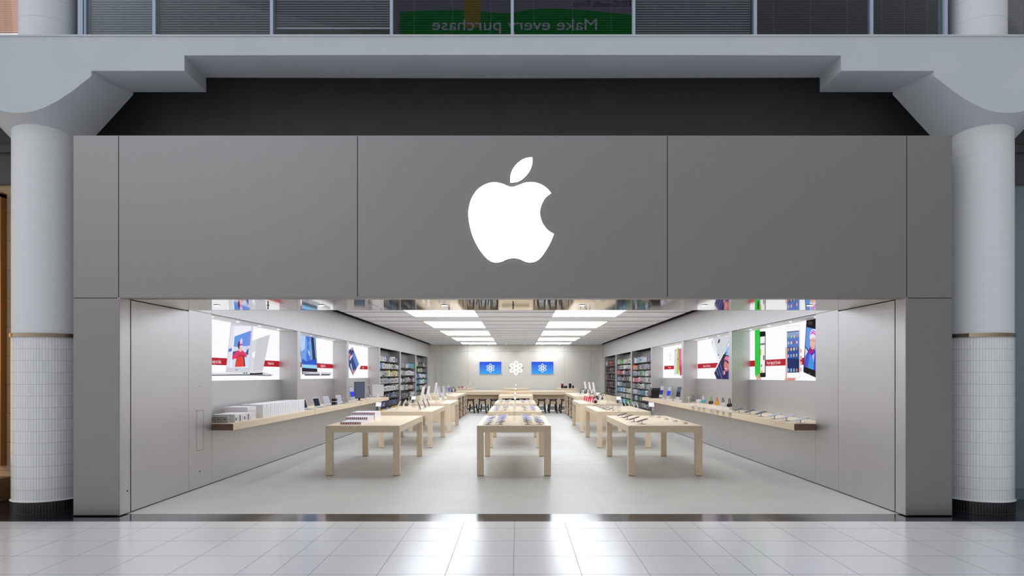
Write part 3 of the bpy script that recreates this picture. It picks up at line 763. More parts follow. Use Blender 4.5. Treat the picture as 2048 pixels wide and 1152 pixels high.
# right wall, middle
p = Poster('right', 1, 'middle right poster of a white tablet back beside a dark phone photo'); m = poster_map(1, 1290, 660, 9.6)
p.part('red_band', m, [(RED, [(1000, 651), (1392, 628), (1344, 726), (1000, 740)])])
p.part('white_tablet', m, [((176, 180, 192), [(1272, 210), (1300, 90), (1640, 60), (1640, 150), (1400, 600), (1380, 585), (1276, 340)]), ((232, 233, 240), [(1284, 200), (1306, 95), (1640, 70), (1600, 180), (1425, 520), (1392, 540), (1290, 300)]),
    ((206, 208, 218), [(1300, 130), (1625, 110), (1425, 500), (1395, 470)]), ((22, 22, 26), [(1405, 180), (1428, 176), (1424, 225), (1402, 255), (1386, 256)]), ((30, 30, 34), ell(1400, 480, 10, 20, 10)), ((110, 112, 120), ell(1376, 430, 5, 8, 8)),
    ((240, 241, 246), [(1275, 250), (1300, 330), (1420, 560), (1395, 605), (1276, 345)])])
p.part('phone', m, [((226, 228, 236), [(1578, 270), (1660, 400), (1660, 950), (1362, 950), (1312, 826)]), ((34, 34, 84), [(1580, 300), (1645, 402), (1645, 950), (1368, 950), (1322, 826)]), ((150, 190, 232), [(1580, 300), (1650, 405), (1650, 520), (1560, 480), (1500, 470)]),
    ((40, 30, 44), [(1480, 500), (1575, 400), (1520, 520), (1500, 660), (1470, 560)]), ((226, 120, 170), [(1508, 590), (1530, 520), (1575, 480), (1625, 530), (1625, 660), (1590, 610), (1540, 560)]), ((40, 48, 90), [(1545, 500), (1575, 478), (1612, 505), (1618, 550), (1580, 505)]),
    ((206, 120, 120), ell(1560, 680, 52, 115)), ((246, 236, 236), ell(1548, 740, 20, 9, 10)), ((50, 26, 40), [(1530, 570), (1590, 600), (1615, 680), (1590, 640), (1530, 590)]), ((70, 40, 110), [(1570, 820), (1640, 700), (1645, 940), (1580, 940)]),
    ((120, 120, 170), [(1360, 765), (1372, 755), (1412, 870), (1400, 880)]), ((120, 120, 170), [(1390, 700), (1402, 690), (1480, 930), (1464, 930)]), ((110, 110, 160), [(1430, 650), (1442, 640), (1500, 860), (1490, 870)]), ((210, 150, 160), ell(1520, 820, 20, 40))])
p.words('Everyone is on this list. Even you.', m, 1185, 690, .09, sx=.6)
# right wall, far
p = Poster('right', 2, 'far right poster of white, green and pink music players'); m = poster_map(1, 1290, 660, 9.6)
p.part('red_band', m, [(RED, [(360, 690), (546, 682), (546, 752), (360, 760)])])
p.part('music_player', m, [((214, 216, 226), [(553, 372), (604, 366), (602, 852), (550, 858)]), ((30, 32, 36), ell(585, 385, 7, 12, 8)), ((150, 152, 160), ell(573, 575, 6, 14, 8))])
p.part('music_player', m, [((160, 210, 50), [(612, 335), (655, 358), (645, 500), (642, 862), (597, 834)]), ((60, 70, 30), ell(646, 372, 7, 12, 8)), ((70, 110, 30), ell(625, 555, 8, 20, 8))])
p.part('music_player', m, [((232, 92, 150), [(640, 385), (690, 345), (690, 500), (702, 850), (668, 890), (640, 720)]), ((200, 40, 120), [(655, 720), (690, 650), (702, 850), (668, 890)]), ((120, 24, 50), ell(676, 368, 7, 14, 8)), ((190, 60, 110), ell(675, 600, 6, 18, 8))])
p.part('black_icons', m, [((26, 26, 30), ell(708, 410, 12, 16, 10)), ((26, 26, 30), ell(708, 450, 10, 10, 10)), ((26, 26, 30), ell(708, 480, 12, 14, 10)), ((40, 40, 44), [(700, 715), (720, 710), (720, 772), (700, 775)])])
p.part('earphone_cord', m, [((170, 170, 178), [(462, 430), (470, 470), (482, 535), (486, 533), (474, 468), (466, 430)]), ((170, 170, 178), [(462, 572), (500, 560), (500, 566), (462, 580)])])
p.words('Fun in every colour.', m, 470, 720, .085, sx=.6)

# ------------------------------------------------------------------ wall shelves
def wall_shelf(s, y0, y1, lab):
    t = thing('wall_shelf', lab, 'shelf', (s*XW, y0, .89), 0, 'long maple wall shelves')
    a, b = sorted((s*.36, -s*.355)); L = y1-y0
    MB().box(a, b, .0, L, 0, .113).build('shelf_slab', WOOD, t, bevel=.003)
    if y0 < 12:
        a, b = sorted((s*.0, -s*.355)); MB().box(a, b, -.004, 0, 0.004, .109).build('end_cap', mat('brown_end_cap', (112, 86, 72), .5), t)
    a, b = sorted((-s*.345, -s*.30)); MB().box(a, b, L, L+.06, .004, .109).build('joint_block', WOODX, t)
for s, side in ((-1, 'left'), (1, 'right')):
    for (a, b), nm in zip(((11.435, 16.02), (16.09, 20.7), (20.77, 25.3)), ('near', 'middle', 'far')):
        wall_shelf(s, a, b, 'thick maple shelf, %s length of the shelf along the %s wall' % (nm, side))
ZS = 1.003     # top of the wall shelves

# ------------------------------------------------------------------ tables
def mk_table():
    t = empty('display_table'); W_, L, H, T = 1.335, 3.06, .905, .12
    MB().box(-W_/2+.12, W_/2-.12, 0, L, H-T, H).box(-W_/2, -W_/2+.12, .12, L-.12, H-T, H).box(W_/2-.12, W_/2, .12, L-.12, H-T, H).build('tabletop', WOOD, t)
    for sx_ in (-1, 1):
        for y0 in (0, L-.12):
            x0, x1 = sorted((sx_*W_/2, sx_*(W_/2-.12)))
            LEG = MB().box(x0, x1, y0, y0+.12, .008, H).build('leg', WOODX, t, bevel=.002)
            MB().box(x0+.006, x1-.006, y0+.006, y0+.114, 0, .008).build('foot_pad', mat('foot_pad', (110, 84, 66), .7), LEG)
    return t
TY = [12.3, 17.03, 21.75]
for xc, cn in ((-2.73, 'left'), (0, 'centre'), (2.73, 'right')):
    for i, y0 in enumerate(TY):
        inst('table', mk_table, (xc, y0, 0), 0, 'maple display table, %s of the %s row from the entrance' % (ORD[i], cn), 'table', 'maple display tables')
HT = .905
# cabinet counters at the back of the side rows
CABI = mat('cabinet_inside', (120, 98, 74), .6)
def cabinet(s, side):
    x0, x1 = 2.3, 3.9; y0, y1, H = 26.5, 32.25, .99
    t = thing('display_cabinet', 'long maple counter cabinet with open shelves behind the %s table row' % side, 'cabinet', (s*3.1, y0, 0))
    def bx_(a, b, c, d, e, f, nm, m_, bev=0):
        a, b = sorted((s*(a-3.1), s*(b-3.1))); return MB().box(a, b, c-y0, d-y0, e, f).build(nm, m_, t, bevel=bev)
    bx_(x0, x1, y0, y1, H-.09, H, 'worktop', WOOD, .003)
    bx_(x0, x1, y0, y0+.9, 0, H-.09, 'front_panel', WOODX)
    bx_(x0+.45, x1, y0+.9, y1, 0, H-.09, 'carcass', WOODX)
    for k, yy in enumerate((29.3, 30.9, y1-.06)):
        bx_(x0, x0+.45, yy, yy+.06, 0, H-.09, 'divider', WOODX)
    for zz in (.02, .34, .62): bx_(x0+.02, x0+.45, y0+.9, y1, zz, zz+.02, 'shelf', CABI)
    return t
cabinet(-1, 'left'); cabinet(1, 'right')
# centre counter in front of the bar
t = thing('service_counter', 'wide low maple counter joined to the middle of the bar', 'counter', (0, 29.95, 0))
MB().box(-.76, .76, 0, 2.9, .79, .905).build('worktop', WOOD, t, bevel=.004)
MB().box(-.76, -.6, 0, 2.9, 0, .79).box(.6, .76, 0, 2.9, 0, .79).box(-.6, .6, 0, 2.9, .0, .70).box(-.6, .6, .35, 2.9, .70, .79).build('carcass', WOODX, t)
MB().box(-.6, .6, .34, .35, .70, .79).build('drawer_slot', mat('slot_shadow', (40, 26, 18), .8), t)
# bar
t = thing('bar_counter', 'long maple bar counter across the back of the shop', 'counter', (0, 32.9, 0))
MB().box(-2.95, 2.95, 0, 1.2, .86, 1.035).build('worktop', WOOD, t, bevel=.005)
MB().box(-2.9, 2.9, .28, .33, .40, .86).build('apron_panel', WOODX, t)
for x in (-2.85, -.9, .9, 2.85): MB().box(x-.06, x+.06, .5, .62, 0, .86).build('leg', WOODX, t)
def mk_back_table(w_):
    def f():
        t = empty('back_counter')
        pts = cat([(-w_/2+.06, 0), (w_/2-.06, 0), (w_/2, .08), (w_/2, 1.0), (w_/2-.06, 1.08), (-w_/2+.06, 1.08), (-w_/2, 1.0), (-w_/2, .08)], 3)
        MB().prism([(x, y, 1.0) for x, y in pts], (0, 0, .1)).build('worktop', WOOD, t)
        MB().box(-w_/2+.1, w_/2-.1, .2, .9, 0, 1.0).build('pedestal', WOODX, t)
        return t
    return f
inst('bt1', mk_back_table(1.4), (0, 36.6, 0), 0, 'small maple counter behind the bar, middle one', 'counter', 'counters behind the bar')
inst('bt2', mk_back_table(1.15), (-2.8, 36.6, 0), 0, 'small maple counter behind the bar, at the left end', 'counter', 'counters behind the bar')
inst('bt2', mk_back_table(1.15), (2.72, 36.6, 0), 0, 'small maple counter behind the bar, at the right end', 'counter', 'counters behind the bar')

# stools
def mk_stool():
    t = empty('bar_stool'); H = .68
    pts = cat([(-.17, -.17), (.17, -.17), (.19, 0), (.17, .17), (-.17, .17), (-.19, 0)], 3)
    MB().prism([(x, y, H-.035) for x, y in pts], (0, 0, .035)).build('seat', STOOL, t, bevel=.006)
    for a in (-1, 1):
        for b in (-1, 1):
            MB().add([(a*.13-.026, b*.13-.026, H-.035), (a*.13+.026, b*.13-.026, H-.035), (a*.13+.026, b*.13+.026, H-.035), (a*.13-.026, b*.13+.026, H-.035),
                      (a*.195-.026, b*.195-.026, 0), (a*.195+.026, b*.195-.026, 0), (a*.195+.026, b*.195+.026, 0), (a*.195-.026, b*.195+.026, 0)],
                     [(0, 1, 2, 3), (7, 6, 5, 4), (0, 4, 5, 1), (1, 5, 6, 2), (2, 6, 7, 3), (3, 7, 4, 0)]).build('leg', STOOL, t)
    for z, k in ((.2, .175), (.6, .135)):
        for a in (-1, 1):
            MB().box(-k, k, a*k-.012, a*k+.012, z-.02, z+.02).build('stretcher', STOOL, t)
            MB().box(a*k-.012, a*k+.012, -k, k, z+.03, z+.07).build('stretcher', STOOL, t)
    return t
for i, x in enumerate((-2.17, -1.6, -1.04)):
    inst('stool', mk_stool, (x, 32.6, 0), 0, 'black wooden stool in front of the bar, %s from the left end' % ORD[i], 'stool', 'bar stools')
for i, x in enumerate((1.23, 1.78, 2.33)):
    inst('stool', mk_stool, (x, 32.6, 0), 0, 'black wooden stool in front of the bar right of the centre counter, %s from it' % ORD[i], 'stool', 'bar stools')
for i, x in enumerate((-2.17, -1.6, -1.04, 1.23, 1.78, 2.33)):
    inst('stool', mk_stool, (x+.03, 34.35, 0), 0, 'black stool behind the bar, seen under its apron, %s from left' % ORD[i], 'stool', 'stools behind the bar')

# ------------------------------------------------------------------ back wall: screens and atom sign
def atom(r, th, m_, name, parent, y, depth):
    mb = MB()
    for a in (PI/2, PI/6, 5*PI/6):
        pts = []
        for i in range(48):
            t_ = 2*PI*i/48; u = r*math.cos(t_); v_ = r*.34*math.sin(t_)*(.72+.28*abs(math.cos(t_)))
            pts.append((u*math.cos(a)-v_*math.sin(a), u*math.sin(a)+v_*math.cos(a)))
        o_, i_ = [], []
        for k in range(48):
            A = Vector(pts[k-1]); B = Vector(pts[(k+1) % 48]); d = (B-A).normalized(); n_ = Vector((d.y, -d.x))
            o_.append(Vector(pts[k])+n_*th/2); i_.append(Vector(pts[k])-n_*th/2)
        V = []
        for k in range(48): V += [(o_[k].x, y, o_[k].y), (i_[k].x, y, i_[k].y), (o_[k].x, y+depth, o_[k].y), (i_[k].x, y+depth, i_[k].y)]
        Fc = []
        for k in range(48):
            b0, b1 = k*4, ((k+1) % 48)*4
            Fc += [(b0, b0+1, b1+1, b1), (b0, b1, b1+2, b0+2), (b0+1, b0+3, b1+3, b1+1), (b0+2, b1+2, b1+3, b0+3)]
        mb.add(V, Fc)
    return mb.build(name, m_, parent)
zc = CH+(750-736)/F*YB
t = thing('atom_sign', 'glowing white atom sign on the back wall between two blue screens', 'sign', (0, YB-.03, zc))
atom(.385, .055, glow('atom_face', (255, 255, 255), 1.6), 'orbits', t, -.03, .03)
r_ = MB(); r_.lathe((0, 0, 0), [(.085, 0), (.11, 0)], 20)
text('lettering', 'G E N I U S   B A R', .125, mat('grey_letter', (84, 80, 76), .5), t, (0, .02, 0), (PI/2, 0, 0), ext=.004, sx=.86)
def mk_screen():
    t = empty('wall_screen'); W_, H = 1.27, .72
    MB().box(-W_/2-.02, W_/2+.02, 0, .05, -H/2-.02, H/2+.02).build('bezel', mat('screen_bezel', (196, 186, 172), .4), t)
    m_ = glow('blue_screen', (60, 130, 235), 1.0); tr = m_.node_tree; b = tr.nodes['Principled BSDF']
    c = tr.nodes.new('ShaderNodeTexCoord'); sp = tr.nodes.new('ShaderNodeSeparateXYZ'); rp = tr.nodes.new('ShaderNodeValToRGB')
    rp.color_ramp.elements[0].color = lin((70, 166, 248)); rp.color_ramp.elements[1].color = lin((44, 78, 226))
    tr.links.new(c.outputs['Generated'], sp.inputs[0]); tr.links.new(sp.outputs['Z'], rp.inputs[0]); tr.links.new(rp.outputs[0], b.inputs['Emission Color'])
    sc = MB().box(-W_/2, W_/2, -.004, 0, -H/2, H/2).build('screen', m_, t)
    atom(.245, .036, glow('atom_print', (235, 245, 255), 1.0), 'atom_picture', sc, -.012, .004)
    text('lettering', 'G E N I U S   B A R', .06, glow('screen_word', (52, 92, 216), 1.0), sc, (0, -.007, 0), (PI/2, 0, 0), sx=.95)
    return t
for x, nm in (((959.2+1002.7)/2, 'left'), ((1063+1106.8)/2, 'right')):
    X, Z = P(x, 736, YB)
    inst('scr', mk_screen, (X, YB-.055, Z), 0, 'blue wall screen with a white atom, %s of the glowing atom sign' % nm, 'screen', 'screens on the back wall')

# ------------------------------------------------------------------ accessory bays: shelves and packages
def Yat(x, X): return (X-CX)*F/(x-VX)
SHELF = mat('dark_shelf', (52, 48, 46), .5)
BAYBACK = mat('bay_back', (150, 148, 150), .45, .3)
PKC = {'white': (228, 228, 224), 'cream': (214, 208, 190), 'light grey': (170, 172, 172), 'grey': (120, 122, 122), 'dark grey': (58, 58, 62), 'black': (22, 22, 26), 'navy': (36, 48, 92), 'blue': (34, 110, 196),
       'sky blue': (96, 170, 214), 'green': (60, 180, 50), 'pink': (226, 50, 110), 'red': (196, 40, 50), 'orange': (240, 130, 40), 'yellow': (226, 206, 70), 'brown': (110, 70, 66), 'teal': (30, 130, 150)}
PRINTS = ['grey', 'black', 'navy', 'blue', 'brown', 'light grey', 'white', 'dark grey']
def pk_mat(c): return mat('package_'+c.replace(' ', '_'), PKC[c], .42)
def mk_pack(name, c, w_, h, d, pr, style):
    """retail package standing on a shelf, front face to local +x"""
    def f():
        b = MB(); b.box(-d, 0, -w_/2, w_/2, 0, h, 0)
        e = .0008
        def rect(y0, y1, z0, z1, mi): b.poly([(e, y0, z0), (e, y1, z0), (e, y1, z1), (e, y0, z1)], mi)
        if style == 0: rect(-w_*.36, w_*.36, h*.22, h*.72, 1)
        elif style == 1: rect(-w_*.5, w_*.5, h*.0, h*.3, 1); rect(-w_*.2, w_*.2, h*.45, h*.8, 1)
        elif style == 2: rect(-w_*.12, w_*.28, h*.14, h*.86, 1)
        else: rect(-w_*.42, w_*.42, h*.8, h*.93, 1); rect(-w_*.3, w_*.1, h*.12, h*.6, 1)
        return b.build(name, [pk_mat(c), pk_mat(pr)])
    return f
BAYNAME = ['nearest', 'middle', 'farthest']
def bay(s, bi, zs, palette, name, catg, grp, word, nper):
    side = 'left' if s < 0 else 'right'
    y0, y1 = BAYS[bi]; L = y1-y0
    t = thing('shelving_bay', 'recessed shelving bay full of goods, %s on the %s wall' % (BAYNAME[bi], side), 'shelving', (s*XW, y0, 0), 0, 'shelving bays')
    a, b = sorted((s*.40, s*.43)); MB().box(a, b, .003, L-.003, .0, ZN-.01).build('back_panel', BAYBACK, t)
    a, b = sorted((s*.0, s*.43)); MB().box(a, b, .003, L-.003, 0, .1).build('base', SHELF, t)
    for z in zs: 
        a, b = sorted((s*.03, s*.40)); MB().box(a, b, .006, L-.006, z-.022, z).build('shelf_board', SHELF, t)
    n = 0
    rnd = random.Random(bi*10+(s > 0))
    for k, z in enumerate(zs):
        top = zs[k-1] if k else 2.66
        gap = (top-.03-z) if k else .27
        pos = y0+.05; i = 0
        cells = []
        step = (L-.1)/nper
        runs = []
        while len(runs) < nper:
            c = rnd.choice(palette[k % len(palette)]); runs += [c]*rnd.choice((1, 2, 2, 3, 4))
        for i in range(nper):
            c = runs[i]; pr = rnd.choice([q for q in PRINTS if q != c])
            wi = rnd.choice((.84, .9, .96)); hi = min(gap-.03, rnd.choice((.17, .2, .215, .23)))
            wv = round(step*wi, 3); hv = round(hi, 2); st_ = rnd.randrange(4)
            key = (name, c, wv, hv, pr, st_)
            o = inst(key, mk_pack(name, c, wv, hv, .10, pr, st_), (s*(XW+.05), y0+.05+step*(i+.5), z), 0 if s < 0 else PI,
                     '%s %s, %s from near end, %s shelf down, %s bay, %s wall' % (c, word, ORD[i], ORD[k], BAYNAME[bi], side), catg, grp)
            n += 1
Wt = ['white', 'cream', 'white', 'light grey']
bay(-1, 0, [2.35, 2.07, 1.77, 1.49, 1.19, .89, .59, .30], [['white', 'dark grey', 'cream', 'white', 'navy'], Wt+['blue', 'grey'], ['green', 'white', 'yellow', 'red', 'light grey', 'cream'], Wt+['dark grey'], Wt+['grey', 'cream'], ['black', 'navy', 'dark grey'], ['black', 'navy', 'blue'], Wt+['yellow']],
    'accessory_box', 'box', 'boxed accessories on the left wall', 'box', 15)
bay(-1, 1, [2.15, 1.81, 1.48, 1.14, .78, .44], [Wt+['brown', 'green', 'sky blue'], ['grey', 'white', 'light grey', 'white'], Wt+['black'], ['brown', 'white', 'cream', 'grey'], ['white', 'black', 'grey', 'brown', 'cream'], ['dark grey', 'black', 'white']],
    'accessory_box', 'box', 'boxed accessories on the left wall', 'box', 14)
bay(-1, 2, [2.28, 1.98, 1.66, 1.36, 1.05, .72, .4], [['white', 'black', 'cream'], ['white', 'green', 'black', 'cream'], ['white', 'blue', 'sky blue', 'cream'], ['white', 'blue', 'teal', 'sky blue'], ['cream', 'teal', 'orange', 'sky blue'], ['black', 'dark grey', 'grey'], ['white', 'cream', 'black']],
    'software_box', 'software', 'software boxes on the left wall', 'carton', 10)
bay(1, 0, [2.33, 2.05, 1.79, 1.53, 1.27, 1.01, .76, .50], [['white', 'navy', 'light grey', 'sky blue', 'grey', 'cream'], ['white', 'orange', 'light grey', 'navy', 'grey'], ['green', 'pink', 'light grey', 'grey', 'dark grey'], ['white', 'cream', 'pink', 'white', 'light grey'], ['white', 'light grey', 'cream', 'grey'], ['teal', 'white', 'blue', 'white', 'grey'], ['green', 'white', 'dark grey', 'light grey'], ['sky blue', 'grey', 'light grey', 'brown', 'cream']],
    'phone_case_package', 'phone case', 'phone cases on the right wall', 'case pack', 16)
bay(1, 1, [2.35, 2.1, 1.84, 1.55, 1.28, 1.02, .77, .5], [['white', 'white', 'light grey', 'cream', 'green'], ['light grey', 'brown', 'white', 'cream'], ['cream', 'light grey', 'dark grey', 'white', 'red'], ['grey', 'brown', 'light grey', 'dark grey'], ['dark grey', 'white', 'grey', 'grey'], ['sky blue', 'cream', 'light grey', 'white'], ['sky blue', 'light grey', 'grey', 'cream'], ['sky blue', 'cream', 'light grey', 'green']],
    'phone_case_package', 'phone case', 'phone cases on the right wall', 'case pack', 13)
# bag bay
y0, y1 = BAYS[2]; L = y1-y0
t = thing('shelving_bay', 'recessed shelving bay with black bags, farthest on the right wall', 'shelving', (XW, y0, 0), 0, 'shelving bays')
MB().box(.40, .43, .003, L-.003, 0, ZN-.01).build('back_panel', BAYBACK, t)
zs = [2.34, 1.95, 1.59, 1.22, .84, .45]
for z in zs: MB().box(.02, .40, .006, L-.006, z-.022, z).build('shelf_board', mat('grey_shelf', (150, 150, 152), .4, .4), t)
def mk_bag(c, w_, h):
    def f():
        t = empty('laptop_bag'); m_ = mat('bag_'+c.replace(' ', '_'), PKC[c], .7)
        MB().box(-.22, 0, -w_/2, w_/2, 0, h).build('bag_body', m_, t, bevel=.03)
        MB().box(-.02, .012, -w_/2+.03, w_/2-.03, h*.35, h*.95).build('flap', mat('bagflap_'+c.replace(' ', '_'), tuple(min(255, v+10) for v in PKC[c]), .6), t, bevel=.01)
        MB().tube([(-.08, -w_*.2, h-.01), (-.06, -w_*.17, h+.05), (-.06, w_*.17, h+.05), (-.08, w_*.2, h-.01)], .009, 6).build('handle', m_, t)
        MB().box(.010, .016, .02, .07, h*.6, h*.7).build('price_tag', CARD, t)
        return t
    return f
bagrow = [['brown', 'dark grey', 'red', 'dark grey', 'light grey'], ['black', 'dark grey', 'brown', 'black', 'black'], ['black', 'dark grey', 'black', 'brown'], ['black', 'black', 'brown', 'black', 'dark grey'], ['dark grey', 'black', 'black', 'brown', 'black'], ['black', 'dark grey', 'black', 'black']]
for k, row in enumerate(bagrow):
    st_ = (L-.3)/len(row)
    for i, c in enumerate(row):
        h = [.24, .26, .24, .26, .26, .24][k]
        inst(('bag', c, len(row), h), mk_bag(c, round(st_*.72, 2), h), (XW+.04, y0+.15+st_*(i+.5), zs[k]), PI,
             '%s bag, %s from near end, %s shelf down, farthest bay, right wall' % (c, ORD[i], ORD[k]), 'bag', 'bags on the right wall')

# ------------------------------------------------------------------ device builders (screens look to local +x)
def slab(b, x0, z0, wy, ln, th, ang, mi=0, y0=None, off=0.0, a0=0.0):
    """tilted slab: lower edge at x0, z0, rising towards -x; a0 = distance up the slope where it starts, off = lift off its face"""
    ca, sa = math.cos(ang), math.sin(ang); d = Vector((-ca, 0, sa)); n_ = Vector((sa, 0, ca))
    y0 = -wy/2 if y0 is None else y0
    o_ = Vector((x0, y0, z0))+d*a0+n_*off
    b.obox(o_, (0, wy, 0), d*ln, n_*th, mi)
BLUE = glow('screen_blue', (84, 130, 250), .95); BLUE2 = glow('screen_deep_blue', (36, 66, 232), .9); SNOW = glow('screen_pale', (190, 196, 214), .8); GREYS = glow('screen_grey', (96, 104, 128), .7)
WHITES = glow('screen_white', (222, 224, 232), .9); DARKS = glow('screen_dark', (34, 40, 62), .7); PINKS = glow('screen_pink', (240, 60, 96), .9)
def mk_tablet(w_, h, ang, z0, scr, bodym, th=.009):
    def f():
        t = empty('tablet'); b = MB(); slab(b, h*math.cos(ang)/2, z0, w_, h, th, ang); b.build('tablet_body', bodym, t, bevel=.002)
        b = MB(); slab(b, h*math.cos(ang)/2, z0, w_-.02, h-.035, .0008, ang, off=th, a0=.0175); b.build('screen', scr, t)
        b = MB(); slab(b, h*math.cos(ang)/2, z0, .012, .010, .0006, ang, off=th, a0=.004); b.build('home_button', GREYS if bodym is WHITE else ALU, t)
        return t
    return f
def mk_wedge(w_, h, ang, z0):
    def f():
        t = empty('tablet_stand'); x1 = h*math.cos(ang)/2; xb = -h*math.cos(ang)/2; zt = z0+h*math.sin(ang)
        MB().box(-.05, .05, -.045, .045, 0, .008).build('foot', CARD, t, bevel=.002)
        zc_ = z0+h*.5*math.sin(ang)-.006
        MB().cyl((0, 0, .008), .011, max(zc_-.008, .004), 12).build('post', WHITE, t)
        b = MB(); slab(b, .03*math.cos(ang), z0+h*.5*math.sin(ang)-.03*math.sin(ang)-.005, .06, .06, .004, ang); b.build('cradle', WHITE, t)
        return t
    return f
def tablet_on(x, y, z, rz, lab, scr=SNOW, bodym=ALU, w_=.185, h=.24, ang=math.radians(22), z0=.03, grp=None, key='', slab_name=None):
    inst(('tabstand', w_, h, round(ang, 3), z0), mk_wedge(w_, h, ang, z0), (x, y, z), rz, 'stand under '+lab, 'stand', (grp+' stands') if grp else None)
    return inst(('tab', w_, h, round(ang, 3), z0, scr.name, bodym.name), mk_tablet(w_, h, ang, z0, scr, bodym), (x, y, z), rz, lab, 'tablet', grp)
def mk_laptop(scr, lid=math.radians(74)):
    def f():
        t = empty('laptop')
        MB().box(-.12, .12, -.17, .17, 0, .014).build('base', ALU, t, bevel=.003)
        MB().box(-.085, .015, -.14, .14, .014, .0152).build('keyboard', BLK, t)
        MB().box(.03, .095, -.05, .05, .014, .0146).build('trackpad', mat('trackpad', (176, 178, 182), .3, .6), t)
        b = MB(); slab(b, -.115, .014, .34, .235, .007, lid); sc_ = b.build('lid', ALU, t, bevel=.002)
        b = MB(); slab(b, -.115, .014, .31, .20, .0008, lid, off=.007, a0=.02); b.build('screen', scr, sc_)
        return t
    return f
def mk_imac(scr, lower=None, bodym=ALU, S_=1.0):
    def f():
        t = empty('desktop_computer'); a = math.radians(80); W_, H = .52*S_, .42*S_
        b = MB(); slab(b, .03, .07*S_, W_, H, .022, a); b.build('display_body', bodym, t, bevel=.004)
        b = MB(); slab(b, .03, .07*S_, W_-.02, H-.1*S_, .001, a, off=.022, a0=.09*S_); b.build('bezel', BLK, t)
        b = MB(); slab(b, .03, .07*S_, W_-.06, H-.14*S_, .001, a, off=.023, a0=.11*S_); b.build('screen', scr, t)
        if lower is not None:
            b = MB(); slab(b, .03, .07*S_, W_-.06, (H-.14*S_)*.5, .001, a, off=.024, a0=.11*S_); b.build('window_picture', lower, t)
        b = MB(); b.prism([(-.02, -.08, .26*S_), (-.035, -.08, .265*S_), (-.13, -.08, .004), (-.12, -.08, .0)], (0, .16, 0)); b.build('stand_leg', bodym, t)
        MB().box(-.13, .07, -.09, .09, 0, .006).build('stand_foot', bodym, t)
        return t
    return f
def mk_headphones(c1, c2):
    def f():
        t = empty('headphones'); m1 = mat('headphone_%d_%d_%d' % c1, c1, .35); m2 = mat('headphone_%d_%d_%d' % c2, c2, .35)
        pts = [(0, .088*math.cos(a), .185+.095*math.sin(a)) for a in [PI*(-.12+1.24*i/16) for i in range(17)]]
        MB().tube(pts, .011, 8).build('headband', m1, t, smooth=True)
        for sy in (-1, 1):
            MB().cyl((-.0, sy*.084-.015, .135), .042, .030, 20, 'y').build('ear_cup', m2, t, bevel=.004)
        return t
    return f
def mk_hstand():
    t = empty('headphone_stand')
    MB().cyl((0, 0, 0), .055, .008, 24).build('base', CARD, t)
    MB().cyl((0, 0, .008), .006, .252, 10).build('post', WHITE, t)
    MB().box(-.014, .014, -.035, .035, .254, .262).build('cradle', WHITE, t)
    return t
def headphones_on(x, y, z, rz, c1, c2, lab, grp):
    inst('hst', mk_hstand, (x, y, z), rz, 'white stand holding the '+lab, 'stand', 'headphone stands')
    inst(('hp', c1, c2), mk_headphones(c1, c2), (x, y, z), rz, lab, 'headphones', grp)
def mk_sign(ch):
    def f():
        t = empty('sign_stand')
        MB().box(-.055, .055, -.03, .03, 0, .008).build('clear_base', ACRYL, t)
        MB().box(-.05, .05, -.002, .002, .008, .225).build('clear_plate', ACRYL, t)
        MB().obox((-.058, -.02, .225), (.116, 0, 0), (0, .045, ch), (0, .006, -.003)).build('white_card', CARD, t)
        MB().box(-.05, -.005, -.012, -.0021, .13, .222).build('dark_picture', mat('sign_picture', (70, 76, 92), .4), t)
        MB().box(.012, .045, -.012, -.0021, .14, .205).build('grey_picture', mat('sign_picture2', (170, 168, 176), .4), t)
        return t
    return f

# left wall shelf: near boxes
def mk_cube():
    b = MB(); b.box(-.052, .052, 0, .1, 0, .112, 0); b.add([(.012*math.cos(a), -.0006, .062+.012*math.sin(a)) for a in [2*PI*i/10 for i in range(10)]], [tuple(range(10))], 1)
    return b.build('product_box', [mat('grey_carton', (176, 174, 178), .5), mat('carton_mark', (40, 38, 40), .5)])
for i in range(3):
    inst('cube', mk_cube, (-5.13+.107*i, 11.60, ZS), 0, 'small grey square box with dark mark, %s from the wall at the shelf end' % ORD[i], 'box', 'square boxes at the near end of the left shelf')
def mk_flat(c, w_, h, d, pr, st_):
    def f():
        b = MB(); b.box(-d, 0, -w_/2, w_/2, 0, h, 0); e = .0008
        def rect(y0, y1, z0, z1, mi): b.poly([(e, y0, z0), (e, y1, z0), (e, y1, z1), (e, y0, z1)], mi)
        if st_ == 0: rect(-w_*.3, w_*.3, h*.2, h*.6, 1)
        elif st_ == 1: rect(-w_*.5, w_*.1, h*.05, h*.85, 1)
        elif st_ == 2: rect(-w_*.08, w_*.08, h*.1, h*.75, 1)
        elif st_ == 3: rect(-.004, .004, h*.08, h*.78, 1)
        return b.build('product_box', [mat(c, (244, 243, 247), .5), pr])
    return f
PR1 = mat('box_print_dark', (96, 86, 100), .5); PR2 = mat('box_print_grey', (150, 146, 158), .5)
y = 11.80; 
for i in range(8):
    inst(('fb', i % 4), mk_flat('box_white', .088, .135, .40, PR1 if i % 2 == 0 else PR2, (0, 2, 1, 2)[i % 4]), (-4.80, y, ZS), 0,
         'low white picture box, %s in the row behind the square grey boxes' % ORD[i], 'box', 'low boxes on the left shelf'); y += .092
for i in range(4):
    inst('mid', mk_flat('box_lilac', .10, .225, .40, PR2, 2), (-4.88, 12.46+.105*i, ZS) if i else (-4.88, 12.60, ZS), 0, '', 'box') if False else None
for i in range(4):
    inst('tallbox', mk_flat('box_lilac', .10, .225, .42, PR2, 2), (-4.90, 12.60+.105*i, ZS), 0, 'tall lilac-white box, %s of four between low and tall rows' % ORD[i], 'box', 'tall lilac boxes on the left shelf')
